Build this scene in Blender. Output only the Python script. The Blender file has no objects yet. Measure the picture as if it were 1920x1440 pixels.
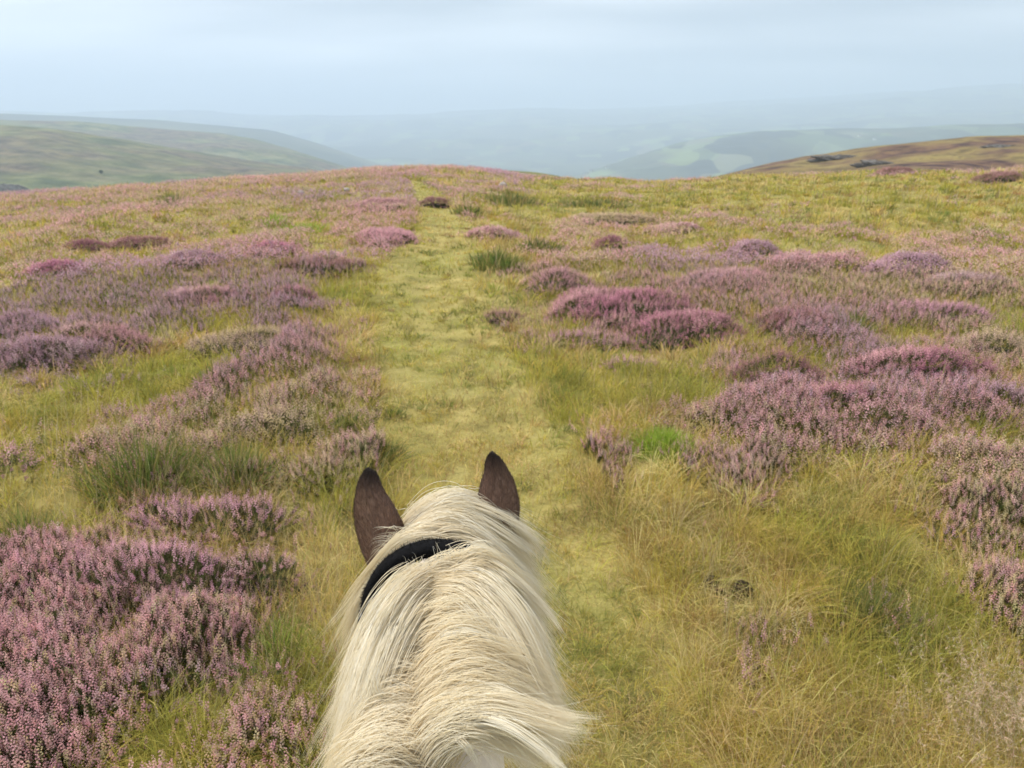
import bpy, math, time
import numpy as np
from mathutils import Vector
T0 = time.time()
scene = bpy.context.scene
COL = scene.collection
rng = np.random.default_rng(7)

# ------------------------------------------------------------------ camera
W, H, F = 1920.0, 1440.0, 1450.0
PITCH = math.radians(18.7)
CAM = np.array([0.0, 0.0, 2.3])
FW = np.array([0, math.cos(PITCH), -math.sin(PITCH)])
UP = np.array([0, math.sin(PITCH), math.cos(PITCH)])
RT = np.array([1.0, 0, 0])
cd = bpy.data.cameras.new('camera'); cam = bpy.data.objects.new('camera', cd); COL.objects.link(cam)
cam.location = CAM; cam.rotation_euler = (math.pi / 2 - PITCH, 0, 0)
cd.sensor_width = 36; cd.lens = F / W * 36; cd.clip_start = 0.05; cd.clip_end = 60000
cd.dof.use_dof = True; cd.dof.focus_distance = 1.05; cd.dof.aperture_fstop = 11
scene.camera = cam

def ray(px, py):
    px = np.asarray(px, float); py = np.asarray(py, float)
    return FW + ((px - W / 2) / F)[..., None] * RT - ((py - H / 2) / F)[..., None] * UP
def at_y(px, py, Y):                 # point of a sight line at forward distance Y
    d = ray(px, py); return CAM + d * (np.asarray(Y) / d[..., 1])[..., None]
def project(P):
    q = P - CAM; z = q @ FW
    z = np.where(z > 0.05, z, 0.05)
    return W / 2 + F * (q @ RT) / z, H / 2 - F * (q @ UP) / z
def az_t(px, py):                    # azimuth and tangent of the depression angle
    d = ray(px, py); return np.arctan2(d[..., 0], d[..., 1]), -d[..., 2] / np.hypot(d[..., 0], d[..., 1])

# ------------------------------------------------------------------ noise
def _h(ix, iy, s):
    n = (ix.astype(np.int64) * 374761393 + iy.astype(np.int64) * 668265263 + s * 2246822519) & 0xffffffff
    n = ((n ^ (n >> 13)) * 1274126177) & 0xffffffff
    n = (n ^ (n >> 16)) & 0xffffffff
    return n / 4294967295.0
def vn(x, y, s=0):
    x = np.asarray(x, float); y = np.asarray(y, float)
    ix = np.floor(x); iy = np.floor(y); fx = x - ix; fy = y - iy
    fx = fx * fx * (3 - 2 * fx); fy = fy * fy * (3 - 2 * fy)
    a = _h(ix, iy, s); b = _h(ix + 1, iy, s); c = _h(ix, iy + 1, s); d = _h(ix + 1, iy + 1, s)
    return (a * (1 - fx) + b * fx) * (1 - fy) + (c * (1 - fx) + d * fx) * fy
def fbm(x, y, s=0, o=4):
    v = 0; a = 0.5; t = 0
    for i in range(o):
        v = v + a * vn(x * 2 ** i + 17.3 * i, y * 2 ** i - 9.1 * i, s + i); t += a; a *= 0.5
    return v / t
def sm(a, b, x):
    t = np.clip((x - a) / (b - a), 0, 1); return t * t * (3 - 2 * t)

# ------------------------------------------------------------------ mesh helpers
def build(name, V, Fs, mat, col=None, parent=None, smooth=False):
    """V (n,3); Fs list of (k,m) int arrays; col (n,3) linear colours on the points."""
    me = bpy.data.meshes.new(name)
    V = np.ascontiguousarray(V, dtype=np.float32)
    me.vertices.add(len(V)); me.vertices.foreach_set('co', V.ravel())
    Fs = [np.asarray(f, dtype=np.int32) for f in Fs if len(f)]
    idx = np.concatenate([f.ravel() for f in Fs])
    tot = np.concatenate([np.full(len(f), f.shape[1], np.int32) for f in Fs])
    st = np.concatenate([[0], np.cumsum(tot)[:-1]]).astype(np.int32)
    me.loops.add(len(idx)); me.loops.foreach_set('vertex_index', idx)
    me.polygons.add(len(tot)); me.polygons.foreach_set('loop_start', st)
    if smooth: me.polygons.foreach_set('use_smooth', np.ones(len(tot), bool))
    if col is not None:
        a = me.color_attributes.new('tint', 'FLOAT_COLOR', 'POINT')
        c = np.ones((len(V), 4), np.float32); c[:, :3] = col
        a.data.foreach_set('color', c.ravel())
    me.update(calc_edges=True); me.validate() if len(V) < 2000 else None
    if mat: me.materials.append(mat)
    o = bpy.data.objects.new(name, me); COL.objects.link(o)
    if parent is not None: o.parent = parent
    return o
def tag(o, label=None, cat=None, group=None, kind=None):
    for k, v in (('label', label), ('category', cat), ('group', group), ('kind', kind)):
        if v: o[k] = v
    return o
def empty(name, loc, label, cat, group=None):
    o = bpy.data.objects.new(name, None); COL.objects.link(o); o.location = loc; o.empty_display_size = 0.1
    return tag(o, label, cat, group)

# ------------------------------------------------------------------ materials
def mat(name, rough=0.8, tint=False, base=(0.5, 0.5, 0.5), transl=0.0, spec=0.3):
    m = bpy.data.materials.new(name); m.use_nodes = True; nt = m.node_tree; N = nt.nodes; L = nt.links
    p = N['Principled BSDF']; p.inputs['Roughness'].default_value = rough
    p.inputs['Specular IOR Level'].default_value = spec
    p.inputs['Base Color'].default_value = (*base, 1)
    if tint:
        a = N.new('ShaderNodeAttribute'); a.attribute_name = 'tint'
        L.new(a.outputs['Color'], p.inputs['Base Color'])
    if transl > 0:
        tr = N.new('ShaderNodeBsdfTranslucent'); mx = N.new('ShaderNodeMixShader'); mx.inputs[0].default_value = transl
        if tint: L.new(a.outputs['Color'], tr.inputs['Color'])
        else: tr.inputs['Color'].default_value = (*base, 1)
        L.new(p.outputs[0], mx.inputs[1]); L.new(tr.outputs[0], mx.inputs[2])
        L.new(mx.outputs[0], N['Material Output'].inputs['Surface'])
    return m
def noise_ramp(nt, vec, scale, stops, detail=6, rough=0.6, lo=None):
    N = nt.nodes; L = nt.links
    n = N.new('ShaderNodeTexNoise'); n.inputs['Scale'].default_value = scale
    n.inputs['Detail'].default_value = detail; n.inputs['Roughness'].default_value = rough
    L.new(vec, n.inputs['Vector'])
    r = N.new('ShaderNodeValToRGB'); e = r.color_ramp.elements
    e[0].position, e[0].color = stops[0][0], (*stops[0][1], 1)
    e[1].position, e[1].color = stops[-1][0], (*stops[-1][1], 1)
    for p, c in stops[1:-1]:
        x = e.new(p); x.color = (*c, 1)
    L.new(n.outputs['Fac'], r.inputs[0])
    return r.outputs['Color'], n.outputs['Fac']
def mixc(nt, fac, a, b):
    m = nt.nodes.new('ShaderNodeMix'); m.data_type = 'RGBA'
    nt.links.new(fac, m.inputs[0]) if not isinstance(fac, float) else setattr(m.inputs[0], 'default_value', fac)
    nt.links.new(a, m.inputs[6]); nt.links.new(b, m.inputs[7])
    return m.outputs[2]
def land_mat(name, scales, ramps, bump=0.0, bscale=5.0):
    """two noise ramps mixed by a third noise, in world metres"""
    m = bpy.data.materials.new(name); m.use_nodes = True; nt = m.node_tree; N = nt.nodes; L = nt.links
    p = N['Principled BSDF']; p.inputs['Roughness'].default_value = 0.95; p.inputs['Specular IOR Level'].default_value = 0.1
    g = N.new('ShaderNodeNewGeometry'); vec = g.outputs['Position']
    a, _ = noise_ramp(nt, vec, scales[0], ramps[0]); b, _ = noise_ramp(nt, vec, scales[1], ramps[1])
    _, f = noise_ramp(nt, vec, scales[2], [(0, (0, 0, 0)), (1, (1, 1, 1))], detail=3)
    mr = N.new('ShaderNodeMapRange'); mr.inputs[1].default_value = 0.42; mr.inputs[2].default_value = 0.58
    L.new(f, mr.inputs[0])
    L.new(mixc(nt, mr.outputs[0], a, b), p.inputs['Base Color'])
    if bump:
        _, h = noise_ramp(nt, vec, bscale, [(0, (0, 0, 0)), (1, (1, 1, 1))], detail=8)
        bp = N.new('ShaderNodeBump'); bp.inputs['Strength'].default_value = 1; bp.inputs['Distance'].default_value = bump
        L.new(h, bp.inputs['Height']); L.new(bp.outputs[0], p.inputs['Normal'])
    return m

M_grass = mat('grass blades', 0.75, True, transl=0.38, spec=0.2)
M_flower = mat('heather flowers', 0.9, True, transl=0.35, spec=0.1)
M_shoot = mat('heather shoots', 0.85, True, transl=0.15, spec=0.15)
M_hair = mat('cream horse hair', 0.5, True, transl=0.52, spec=0.4)

# ------------------------------------------------------------------ terrain
cr = np.array([(-700, 470), (-300, 410), (0, 372), (150, 362), (300, 352), (430, 342), (560, 338), (640, 330), (700, 325), (800, 318), (850, 318),
               (930, 326), (1000, 334), (1080, 340), (1150, 337), (1200, 343), (1290, 341), (1380, 330), (1500, 330),
               (1600, 325), (1700, 322), (1830, 326), (1920, 322), (2300, 330), (2700, 350)], float)
CR_AZ, CR_T = az_t(cr[:, 0], cr[:, 1])
def crest_R(az):
    return 58 + 14 * np.sin(az * 3.1 + 0.4) + 8 * np.sin(az * 7.7)
def terrain(x, y):
    x = np.asarray(x, float); y = np.asarray(y, float)
    r = np.hypot(x, y) + 1e-6; az = np.arctan2(x, y)
    back = sm(1.0, 1.6, np.abs(az))
    ts = np.interp(az, CR_AZ, CR_T) * (1 - back) + 0.055 * back
    R = crest_R(np.clip(az, -1.1, 1.1)); zR = 2.3 - R * ts
    u = np.clip((r - 3) / (R - 3), 0, 1); Lh = R - 3
    z = zR * (3 * u * u - 2 * u ** 3) + (-ts) * Lh * (u ** 3 - u * u)
    e = np.maximum(r - R, 0)
    ze = zR - ts * e - 0.16 * (e - 70 * (1 - np.exp(-e / 70)))
    floor = -235 + 10 * fbm(x / 600, y / 600, 41, 2)
    ze = np.maximum(ze, floor)
    z = np.where(r > R, ze, z)
    px = path_x(y); off = np.abs(x - px)
    a = sm(0.3, 1.5, off) * sm(1.0, 3.0, r)
    far = sm(120, 60, r)
    z = z + a * far * (0.26 * (fbm(x / 1.6, y / 1.6, 3, 3) - 0.45) + 0.25 * (fbm(x / 5, y / 5, 9, 2) - 0.5)) * (0.55 + 0.45 * sm(4, 20, r))
    z = z + 0.03 * (fbm(x / .35, y / .35, 21, 2) - .5) * sm(40, 10, r)
    z = z - 0.05 * np.exp(-(off / 0.5) ** 2) * sm(30, 10, r)
    return z
PATH = np.array([(-5, .1), (0.5, 0.1), (2.3, 0.25), (3.2, 0.2), (4.5, -0.05), (6.5, -0.45), (9.2, -1.0), (13, -1.35), (17, -1.45), (22, -2.1), (30, -3.6), (45, -5.6), (60, -7)])
def path_x(y): return np.interp(y, PATH[:, 0], PATH[:, 1])
def path_w(y): return np.interp(y, [0, 3, 5, 9, 14, 20, 30, 60], [0.5, 0.56, 0.64, 0.72, 0.80, 0.5, 0.22, 0.02])
def ground_hit(px, py):
    """where sight lines meet the moor"""
    d = ray(px, py); t = np.geomspace(1.5, 140, 1200)
    P = CAM + d[:, None, :] * t[None, :, None]
    b = P[..., 2] < terrain(P[..., 0], P[..., 1])
    hit = b.any(1); k = b.argmax(1)
    return P[np.arange(len(k)), k], hit

nr, na = 620, 760
rr = np.concatenate([[0.0], np.geomspace(0.25, 12000, nr)])
aa = np.linspace(-math.pi, math.pi, na, endpoint=False)
# more rays to the front
aa = aa - 0.62 * np.sin(aa) 
R_, A_ = np.meshgrid(rr, aa, indexing='ij')
X_, Y_ = R_ * np.sin(A_), R_ * np.cos(A_)
gv = np.stack([X_, Y_, terrain(X_, Y_)], -1).reshape(-1, 3)
i, j = np.meshgrid(np.arange(nr), np.arange(na), indexing='ij'); j2 = (j + 1) % na
gf = np.stack([i * na + j, i * na + j2, (i + 1) * na + j2, (i + 1) * na + j], -1).reshape(-1, 4)
M_ground = land_mat('moor ground', (3.0, 1.4, 0.5),
    ([(0.3, (0.15, 0.125, 0.04)), (0.5, (0.30, 0.25, 0.08)), (0.7, (0.42, 0.34, 0.13))],
     [(0.3, (0.10, 0.09, 0.03)), (0.5, (0.25, 0.23, 0.065)), (0.7, (0.36, 0.31, 0.12))]), bump=0.04, bscale=14)
ground = build('ground', gv, [gf], M_ground, smooth=True); tag(ground, kind='structure')

# ------------------------------------------------------------------ hills beyond the moor
def hill(name, sky, rs, bottom_t, material, bumps, seed, drop=0.25, n_az=420, n_r=150, pw=1.7):
    """a landform whose crest follows a skyline: rs = (near radius, crest radius, back radius)"""
    s = np.array(sky, float); az, t = az_t(s[:, 0], s[:, 1])
    a = np.linspace(az[0], az[-1], n_az); ts = np.interp(a, az, t)
    k = np.ones(9) / 9; ts = np.convolve(np.pad(ts, 4, mode='edge'), k, 'valid')
    r0, R, r1 = rs; rads = np.concatenate([np.linspace(r0, R, int(n_r * .7), endpoint=False), np.linspace(R, r1, int(n_r * .3))])
    Rg, Ag = np.meshgrid(rads, a, indexing='ij'); Ts = ts[None, :] + 0 * Rg
    u = np.clip((Rg - r0) / (R - r0), 0, 1)
    tt = bottom_t + (Ts - bottom_t) * (1 - (1 - u) ** pw)
    z = CAM[2] - Rg * tt
    e = np.maximum(Rg - R, 0); z = z - drop * e * e / (e + 0.15 * R)
    X, Y = Rg * np.sin(Ag), Rg * np.cos(Ag)
    b1, l1 = bumps
    z = z + b1 * (fbm(X / l1, Y / l1, seed, 5) - 0.5) * (0.25 + 0.75 * np.sin(np.pi * np.clip(u, 0, 1)))
    V = np.stack([X, Y, z], -1).reshape(-1, 3)
    n0, n1 = X.shape; i, j = np.meshgrid(np.arange(n0 - 1), np.arange(n1 - 1), indexing='ij')
    f = np.stack([i * n1 + j, i * n1 + j + 1, (i + 1) * n1 + j + 1, (i + 1) * n1 + j], -1).reshape(-1, 4)
    # skirt down to the ground so the landform is a solid body
    ring = np.concatenate([np.arange(n1), np.arange(1, n0) * n1 + n1 - 1, ((n0 - 1) * n1 + np.arange(n1 - 2, -1, -1)), np.arange(n0 - 2, 0, -1) * n1])
    low = V[ring].copy(); low[:, 2] -= max(12, 0.15 * r0); b = len(V); m = len(ring)
    V = np.concatenate([V, low]); q = np.arange(m); q2 = (q + 1) % m
    sk = np.stack([ring[q], b + q, b + q2, ring[q2]], -1)
    o = build(name, V, [f, sk], material, smooth=True); tag(o, kind='structure')
    return o
M_left = land_mat('left hillside', (0.07, 0.04, 0.008),
    ([(0.38, (0.07, 0.06, 0.05)), (0.5, (0.12, 0.10, 0.075)), (0.62, (0.18, 0.15, 0.09))],
     [(0.38, (0.06, 0.08, 0.04)), (0.5, (0.12, 0.14, 0.06)), (0.62, (0.20, 0.20, 0.10))]), bump=6, bscale=.06)
M_right = land_mat('right hillside', (0.22, 0.30, 0.045),
    ([(0.38, (0.05, 0.03, 0.03)), (0.5, (0.11, 0.065, 0.05)), (0.62, (0.17, 0.11, 0.06))],
     [(0.38, (0.13, 0.10, 0.045)), (0.5, (0.24, 0.19, 0.07)), (0.62, (0.18, 0.13, 0.06))]), bump=1.0, bscale=.15)
def field_mat(name):
    m = bpy.data.materials.new(name); m.use_nodes = True; nt = m.node_tree; N = nt.nodes; L = nt.links
    p = N['Principled BSDF']; p.inputs['Roughness'].default_value = 0.95; p.inputs['Specular IOR Level'].default_value = 0.1
    g = N.new('ShaderNodeNewGeometry'); mp = N.new('ShaderNodeMapping'); L.new(g.outputs['Position'], mp.inputs[0])
    mp.inputs['Scale'].default_value = (1, 0.55, 0.0); vec = mp.outputs[0]
    nz = N.new('ShaderNodeTexNoise'); nz.inputs['Scale'].default_value = 0.003; L.new(vec, nz.inputs['Vector'])
    va = N.new('ShaderNodeVectorMath'); va.operation = 'MULTIPLY_ADD'; va.inputs[1].default_value = (150, 150, 0)
    L.new(nz.outputs['Color'], va.inputs[0]); L.new(vec, va.inputs[2])
    vo = N.new('ShaderNodeTexVoronoi'); vo.inputs['Scale'].default_value = 0.012; L.new(va.outputs[0], vo.inputs['Vector'])
    sp = N.new('ShaderNodeSeparateColor'); L.new(vo.outputs['Color'], sp.inputs[0])
    r = N.new('ShaderNodeValToRGB'); r.color_ramp.interpolation = 'CONSTANT'; e = r.color_ramp.elements
    e[0].color = (0.010, 0.02, 0.018, 1); e[1].position = 0.9; e[1].color = (0.13, 0.14, 0.08, 1)
    for q, c in ((0.30, (0.06, 0.09, 0.035)), (0.5, (0.14, 0.19, 0.06)), (0.66, (0.13, 0.17, 0.075)), (0.8, (0.10, 0.09, 0.05))):
        x = e.new(q); x.color = (*c, 1)
    L.new(sp.outputs[0], r.inputs[0])
    w, _ = noise_ramp(nt, vec, 0.0025, [(0.35, (0.02, 0.035, 0.022)), (0.5, (0.045, 0.06, 0.03)), (0.7, (0.10, 0.10, 0.05))])
    _, f = noise_ramp(nt, vec, 0.0022, [(0, (0, 0, 0)), (1, (1, 1, 1))], detail=4)
    mr = N.new('ShaderNodeMapRange'); mr.inputs[1].default_value = 0.44; mr.inputs[2].default_value = 0.52; L.new(f, mr.inputs[0])
    L.new(mixc(nt, mr.outputs[0], w, r.outputs[0]), p.inputs['Base Color'])
    return m
M_field = field_mat('valley fields')
M_wood = land_mat('wooded slope', (0.006, 0.003, 0.001), ([(0.35, (0.02, 0.035, 0.022)), (0.65, (0.05, 0.065, 0.03))], [(0.35, (0.025, 0.04, 0.025)), (0.65, (0.11, 0.12, 0.05))]))
M_green = land_mat('green hump', (0.5, 0.3, 0.1), ([(0.3, (0.10, 0.13, 0.04)), (0.7, (0.17, 0.19, 0.06))], [(0.3, (0.10, 0.11, 0.04)), (0.7, (0.2, 0.18, 0.07))]))
hill('hill', [(820, 350), (900, 324), (950, 319), (1010, 323), (1060, 332), (1100, 342), (1200, 360)], (82, 105, 150), 0.075, M_green, (0.5, 8), 5, n_az=120, n_r=60)
hill('hill', [(1180, 356), (1290, 341), (1340, 330), (1400, 315), (1450, 303), (1500, 294), (1545, 291), (1600, 282), (1640, 276), (1700, 268), (1760, 261), (1820, 254), (1920, 252), (2150, 246), (2500, 240)],
     (95, 210, 330), 0.078, M_right, (4.0, 26), 12)
hill('hill', [(-900, 205), (-400, 222), (0, 235), (60, 238), (120, 245), (230, 262), (330, 277), (450, 297), (560, 312), (650, 327), (760, 350)],
     (260, 820, 1400), 0.13, M_left, (22, 130), 23)
hill('hill', [(-900, 196), (-400, 208), (0, 221), (150, 226), (300, 238), (410, 246), (470, 256), (540, 276), (600, 298), (660, 320), (720, 345)],
     (800, 1500, 2400), 0.10, M_left, (45, 260), 31)
hill('hill', [(940, 350), (1080, 332), (1180, 300), (1260, 272), (1340, 255), (1420, 246), (1560, 242), (1750, 236), (2300, 225)],
     (1700, 2800, 3900), 0.09, M_field, (90, 500), 51)
hill('hill', [(-600, 205), (0, 214), (300, 224), (420, 234), (510, 244), (590, 266), (680, 296), (760, 322), (860, 350)],
     (1700, 2900, 3900), 0.09, M_wood, (60, 500), 57)
hill('hill', [(-700, 214), (200, 212), (500, 216), (800, 214), (1000, 208), (1200, 202), (1450, 188), (1700, 172), (1920, 160), (2500, 150)],
     (2300, 8600, 10400), 0.085, M_field, (170, 900), 71, pw=3.0)

# haze box
def box(name, lo, hi, m):
    x0, y0, z0 = lo; x1, y1, z1 = hi
    V = [(x0, y0, z0), (x1, y0, z0), (x1, y1, z0), (x0, y1, z0), (x0, y0, z1), (x1, y0, z1), (x1, y1, z1), (x0, y1, z1)]
    Fq = [(0, 3, 2, 1), (4, 5, 6, 7), (0, 1, 5, 4), (1, 2, 6, 5), (2, 3, 7, 6), (3, 0, 4, 7)]
    return build(name, np.array(V, float), [np.array(Fq)], m)
mh = bpy.data.materials.new('haze'); mh.use_nodes = True; nt = mh.node_tree
for n in list(nt.nodes):
    if n.type == 'BSDF_PRINCIPLED': nt.nodes.remove(n)
pv = nt.nodes.new('ShaderNodeVolumePrincipled'); pv.inputs['Color'].default_value = (0.62, 0.745, 0.90, 1)
pv.inputs['Density'].default_value = 0.00041; pv.inputs['Anisotropy'].default_value = 0.2
nt.links.new(pv.outputs[0], nt.nodes['Material Output'].inputs['Volume'])
haze = box('haze', (-14500, -14500, -1300), (14500, 14500, 420), mh); tag(haze, kind='stuff')
haze['label'] = 'pale blue mist filling the valley beyond the moor'; haze['category'] = 'haze'

# ------------------------------------------------------------------ sky and sun
world = bpy.data.worlds.new('World'); scene.world = world; world.use_nodes = True
nt = world.node_tree; N = nt.nodes; L = nt.links; bg = N['Background']; bg.inputs[1].default_value = 0.10
sky = N.new('ShaderNodeTexSky'); sky.sky_type = 'NISHITA'; sky.sun_disc = False
SUN_EL, SUN_ROT = math.radians(52), math.radians(-60)
sky.sun_elevation = SUN_EL; sky.sun_rotation = SUN_ROT
tc = N.new('ShaderNodeTexCoord'); sx = N.new('ShaderNodeSeparateXYZ'); L.new(tc.outputs['Generated'], sx.inputs[0])
# cloud layer seen as a flat deck: direction / height
mth = lambda op, a, b: None
def M2(op, a, b=None, c=None):
    m = N.new('ShaderNodeMath'); m.operation = op
    for k, v in enumerate((a, b, c)):
        if v is None: continue
        if isinstance(v, (int, float)): m.inputs[k].default_value = v
        else: L.new(v, m.inputs[k])
    return m.outputs[0]
zc = M2('ADD', M2('MAXIMUM', sx.outputs[2], 0.0), 0.16)
cx = M2('DIVIDE', sx.outputs[0], zc); cy = M2('DIVIDE', sx.outputs[1], zc)
cb = N.new('ShaderNodeCombineXYZ'); L.new(cx, cb.inputs[0]); L.new(cy, cb.inputs[1])
mp = N.new('ShaderNodeMapping'); mp.inputs['Scale'].default_value = (0.35, 0.75, 1); mp.inputs['Location'].default_value = (3.1, 1.35, 0); mp.inputs['Rotation'].default_value = (0, 0, 0.35)
L.new(cb.outputs[0], mp.inputs[0])
n1 = N.new('ShaderNodeTexNoise'); n1.inputs['Scale'].default_value = 1.5; n1.inputs['Detail'].default_value = 5; n1.inputs['Roughness'].default_value = 0.42
L.new(mp.outputs[0], n1.inputs['Vector'])
rp = N.new('ShaderNodeValToRGB'); e = rp.color_ramp.elements
e[0].position = 0.34; e[0].color = (2.9, 3.15, 3.4, 1); e[1].position = 0.64; e[1].color = (7.6, 7.75, 7.9, 1)
L.new(n1.outputs['Fac'], rp.inputs[0])
n2 = N.new('ShaderNodeTexNoise'); n2.inputs['Scale'].default_value = 2.2; n2.inputs['Detail'].default_value = 4; L.new(mp.outputs[0], n2.inputs['Vector'])
el = M2('ADD', sx.outputs[2], M2('MULTIPLY', M2('SUBTRACT', n2.outputs['Fac'], 0.5), 0.05))
tgt = M2('ADD', M2('MULTIPLY', sx.outputs[0], 0.06), 0.105)          # the bank climbs a little to the right
dd = M2('DIVIDE', M2('SUBTRACT', el, tgt), 0.035)
bank = M2('EXPONENT', M2('MULTIPLY', M2('MULTIPLY', dd, dd), -1.0))
side = M2('MAXIMUM', M2('MINIMUM', M2('MULTIPLY', M2('ADD', sx.outputs[0], 0.05), 2.4), 1.0), 0.0)
bk = M2('MULTIPLY', M2('MULTIPLY', bank, side), 0.8)
mb = N.new('ShaderNodeMix'); mb.data_type = 'RGBA'; mb.inputs[7].default_value = (1.6, 1.95, 2.35, 1)
L.new(bk, mb.inputs[0]); L.new(rp.outputs[0], mb.inputs[6])
mx = N.new('ShaderNodeMix'); mx.data_type = 'RGBA'; mx.inputs[0].default_value = 0.93
L.new(sky.outputs[0], mx.inputs[6]); L.new(mb.outputs[2], mx.inputs[7]); L.new(mx.outputs[2], bg.inputs[0])
sd = bpy.data.lights.new('sun', 'SUN'); sd.energy = 3.0; sd.angle = math.radians(22); sd.color = (1, 0.95, 0.87)
so = bpy.data.objects.new('sun', sd); COL.objects.link(so)
sdir = Vector((math.sin(SUN_ROT) * math.cos(SUN_EL), math.cos(SUN_ROT) * math.cos(SUN_EL) * -0.4, math.sin(SUN_EL)))
sdir = Vector((math.cos(SUN_EL) * math.sin(SUN_ROT), math.cos(SUN_EL) * math.cos(SUN_ROT), math.sin(SUN_EL)))
so.rotation_euler = sdir.to_track_quat('Z', 'Y').to_euler(); so.location = (0, 0, 50)
scene.view_settings.view_transform = 'Standard'; scene.view_settings.look = 'None'
scene.view_settings.exposure = 0.88; scene.view_settings.gamma = 1
scene.cycles.volume_bounces = 6; scene.cycles.max_bounces = 14; scene.cycles.transparent_max_bounces = 8
scene.cycles.diffuse_bounces = 10; scene.cycles.use_denoising = True
print('setting', round(time.time() - T0, 1))

# ------------------------------------------------------------------ grass maker
def blades(P, length, width, lean, color, droop=0.6, rootdark=1.0, seg=3, twist=None):
    """ribbons: P (n,3) roots, lean (n,2) horizontal direction*amount, colours (n,3)"""
    n = len(P); K = seg + 1
    s = np.linspace(0, 1, K)[None, :, None]
    ln = np.asarray(length)[:, None, None]
    L2 = np.concatenate([lean, np.zeros((n, 1))], 1)[:, None, :]
    up = np.array([0, 0, 1.0])
    la = np.linalg.norm(lean, axis=1)[:, None, None]
    ctr = P[:, None, :] + ln * (s * up * (1 - 0.25 * la) + L2 * (0.35 * s + droop * s * s) - up * (0.45 * la * s * s * s * droop))
    a = rng.uniform(0, 2 * math.pi, n) if twist is None else twist
    side = np.stack([np.cos(a), np.sin(a), 0.25 * np.sin(a * 3)], 1)[:, None, :]
    prof = np.array([0.75, 1.0, 0.75, 0.1] if seg == 3 else [0.8, 0.9, 0.1] if seg == 2 else np.linspace(1, .15, K))[None, :K, None]
    off = side * (np.asarray(width)[:, None, None] * 0.5) * prof
    Vv = np.stack([ctr - off, ctr + off], 2).reshape(n * K * 2, 3)
    b = (np.arange(n) * K * 2)[:, None]; q = np.arange(K - 1)[None, :] * 2 + b
    f = np.stack([q, q + 1, q + 3, q + 2], -1).reshape(-1, 4)
    cc = np.repeat(color, K * 2, 0)
    return Vv, f, cc
def join(parts):
    V, Fq, C = [], [], []; b = 0
    for v, f, c in parts:
        V.append(v); C.append(c); Fq.append(np.asarray(f) + b); b += len(v)
    return np.concatenate(V), Fq, np.concatenate(C)
def pal(idx, cols, jit=0.12):
    c = np.array(cols)[idx]; n = len(c)
    return np.clip(c * (1 + jit * rng.standard_normal((n, 1))) * (1 + 0.05 * rng.standard_normal((n, 3))), 0.005, 0.9)

# heather cover map: rows of the slope, values 0..1
HX = np.arange(0, 1921, 240)
HY = np.array([330, 380, 430, 480, 530, 600, 680, 760, 850, 950, 1100, 1300])
HM = np.array([[.5, .6, .8, .85, .6, .3, .1, .12, .15], [.7, .85, .85, .75, .2, .05, .05, .05, .05], [.8, .9, .8, .75, .3, .5, .3, .2, .2],
    [.4, .7, .7, .4, .1, .4, .5, .5, .5], [.4, .6, .8, .15, .3, .5, .6, .7, .6], [.6, .7, .7, .1, .2, .6, .6, .7, .7],
    [.5, .3, .6, .05, .05, .4, .4, .5, .7], [.1, .3, .6, .05, .03, .2, .6, .7, .7], [.3, .15, .45, .05, .02, .1, .55, .4, .3],
    [.2, .3, .4, 0, 0, .05, .12, .28, .22], [.5, .5, .3, 0, 0, .02, .04, .1, .15], [.5, .45, .2, 0, 0, 0, .04, .08, .1]])
def hmap(x, y, z):
    px, py = project(np.stack([x, y, z], -1))
    u = np.clip(px / 240, 0, 7.999); v = np.interp(py, HY, np.arange(12)); v = np.clip(v, 0, 10.999)
    iu = u.astype(int); iv = v.astype(int); fu = u - iu; fv = v - iv
    return (HM[iv, iu] * (1 - fu) + HM[iv, iu + 1] * fu) * (1 - fv) + (HM[iv + 1, iu] * (1 - fu) + HM[iv + 1, iu + 1] * fu) * fv

# ------------------------------------------------------------------ heather sprigs
def sprig(nf, h0, h1, fl, nl, seed):
    """a unit sprig: leafy shoot below, flower spike above. returns (Vf,Ff),(Vs,Fs)"""
    g = np.random.default_rng(seed); V, Fq = [], []
    for k in range(nf):                                   # florets: small folded kites
        t = k / max(1, nf - 1); z = h0 + (h1 - h0) * t; a = k * 2.4 + g.uniform(-.3, .3)
        r = fl * (1.0 - 0.45 * t); c, s = math.cos(a), math.sin(a)
        o = np.array([c * fl * .25, s * fl * .25, z]); d = np.array([c, s, 0.35]) * r; w = np.array([-s, c, 0]) * r * 0.62; u = np.array([0, 0, 1.]) * r * .7
        b = len(V); V += [o, o + d * .6 + w, o + d * 1.15 - u * .3, o + d * .6 - w, o + d * .55 + u]
        Fq += [(b, b + 1, b + 4), (b + 1, b + 2, b + 4), (b + 2, b + 3, b + 4), (b + 3, b, b + 4)]
    fV, fF = np.array(V), np.array(Fq); V, Fq = [], []
    w = 0.008
    for a in (0, 2.1):
        c, s = math.cos(a) * w, math.sin(a) * w; b = len(V)
        V += [(-c, -s, -.5), (c, s, -.5), (c * .4, s * .4, h1)]; Fq += [(b, b + 1, b + 2)]
    for k in range(nl):
        t = k / max(1, nl - 1); z = -0.45 + t * (h0 + .55); a = k * 2.1 + g.uniform(-.4, .4); c, s = math.cos(a), math.sin(a)
        r = .10 * g.uniform(.7, 1.2); b = len(V)
        V += [(0, 0, z), (c * r - s * .03, s * r + c * .03, z + .10), (c * r * 1.2, s * r * 1.2, z + .19)]
        V += [(c * r * .6 + s * .03, s * r * .6 - c * .03, z + .02)]
        Fq += [(b, b + 3, b + 2), (b, b + 2, b + 1)]
    return (fV, fF), (np.array(V, float), np.array(Fq))
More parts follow.
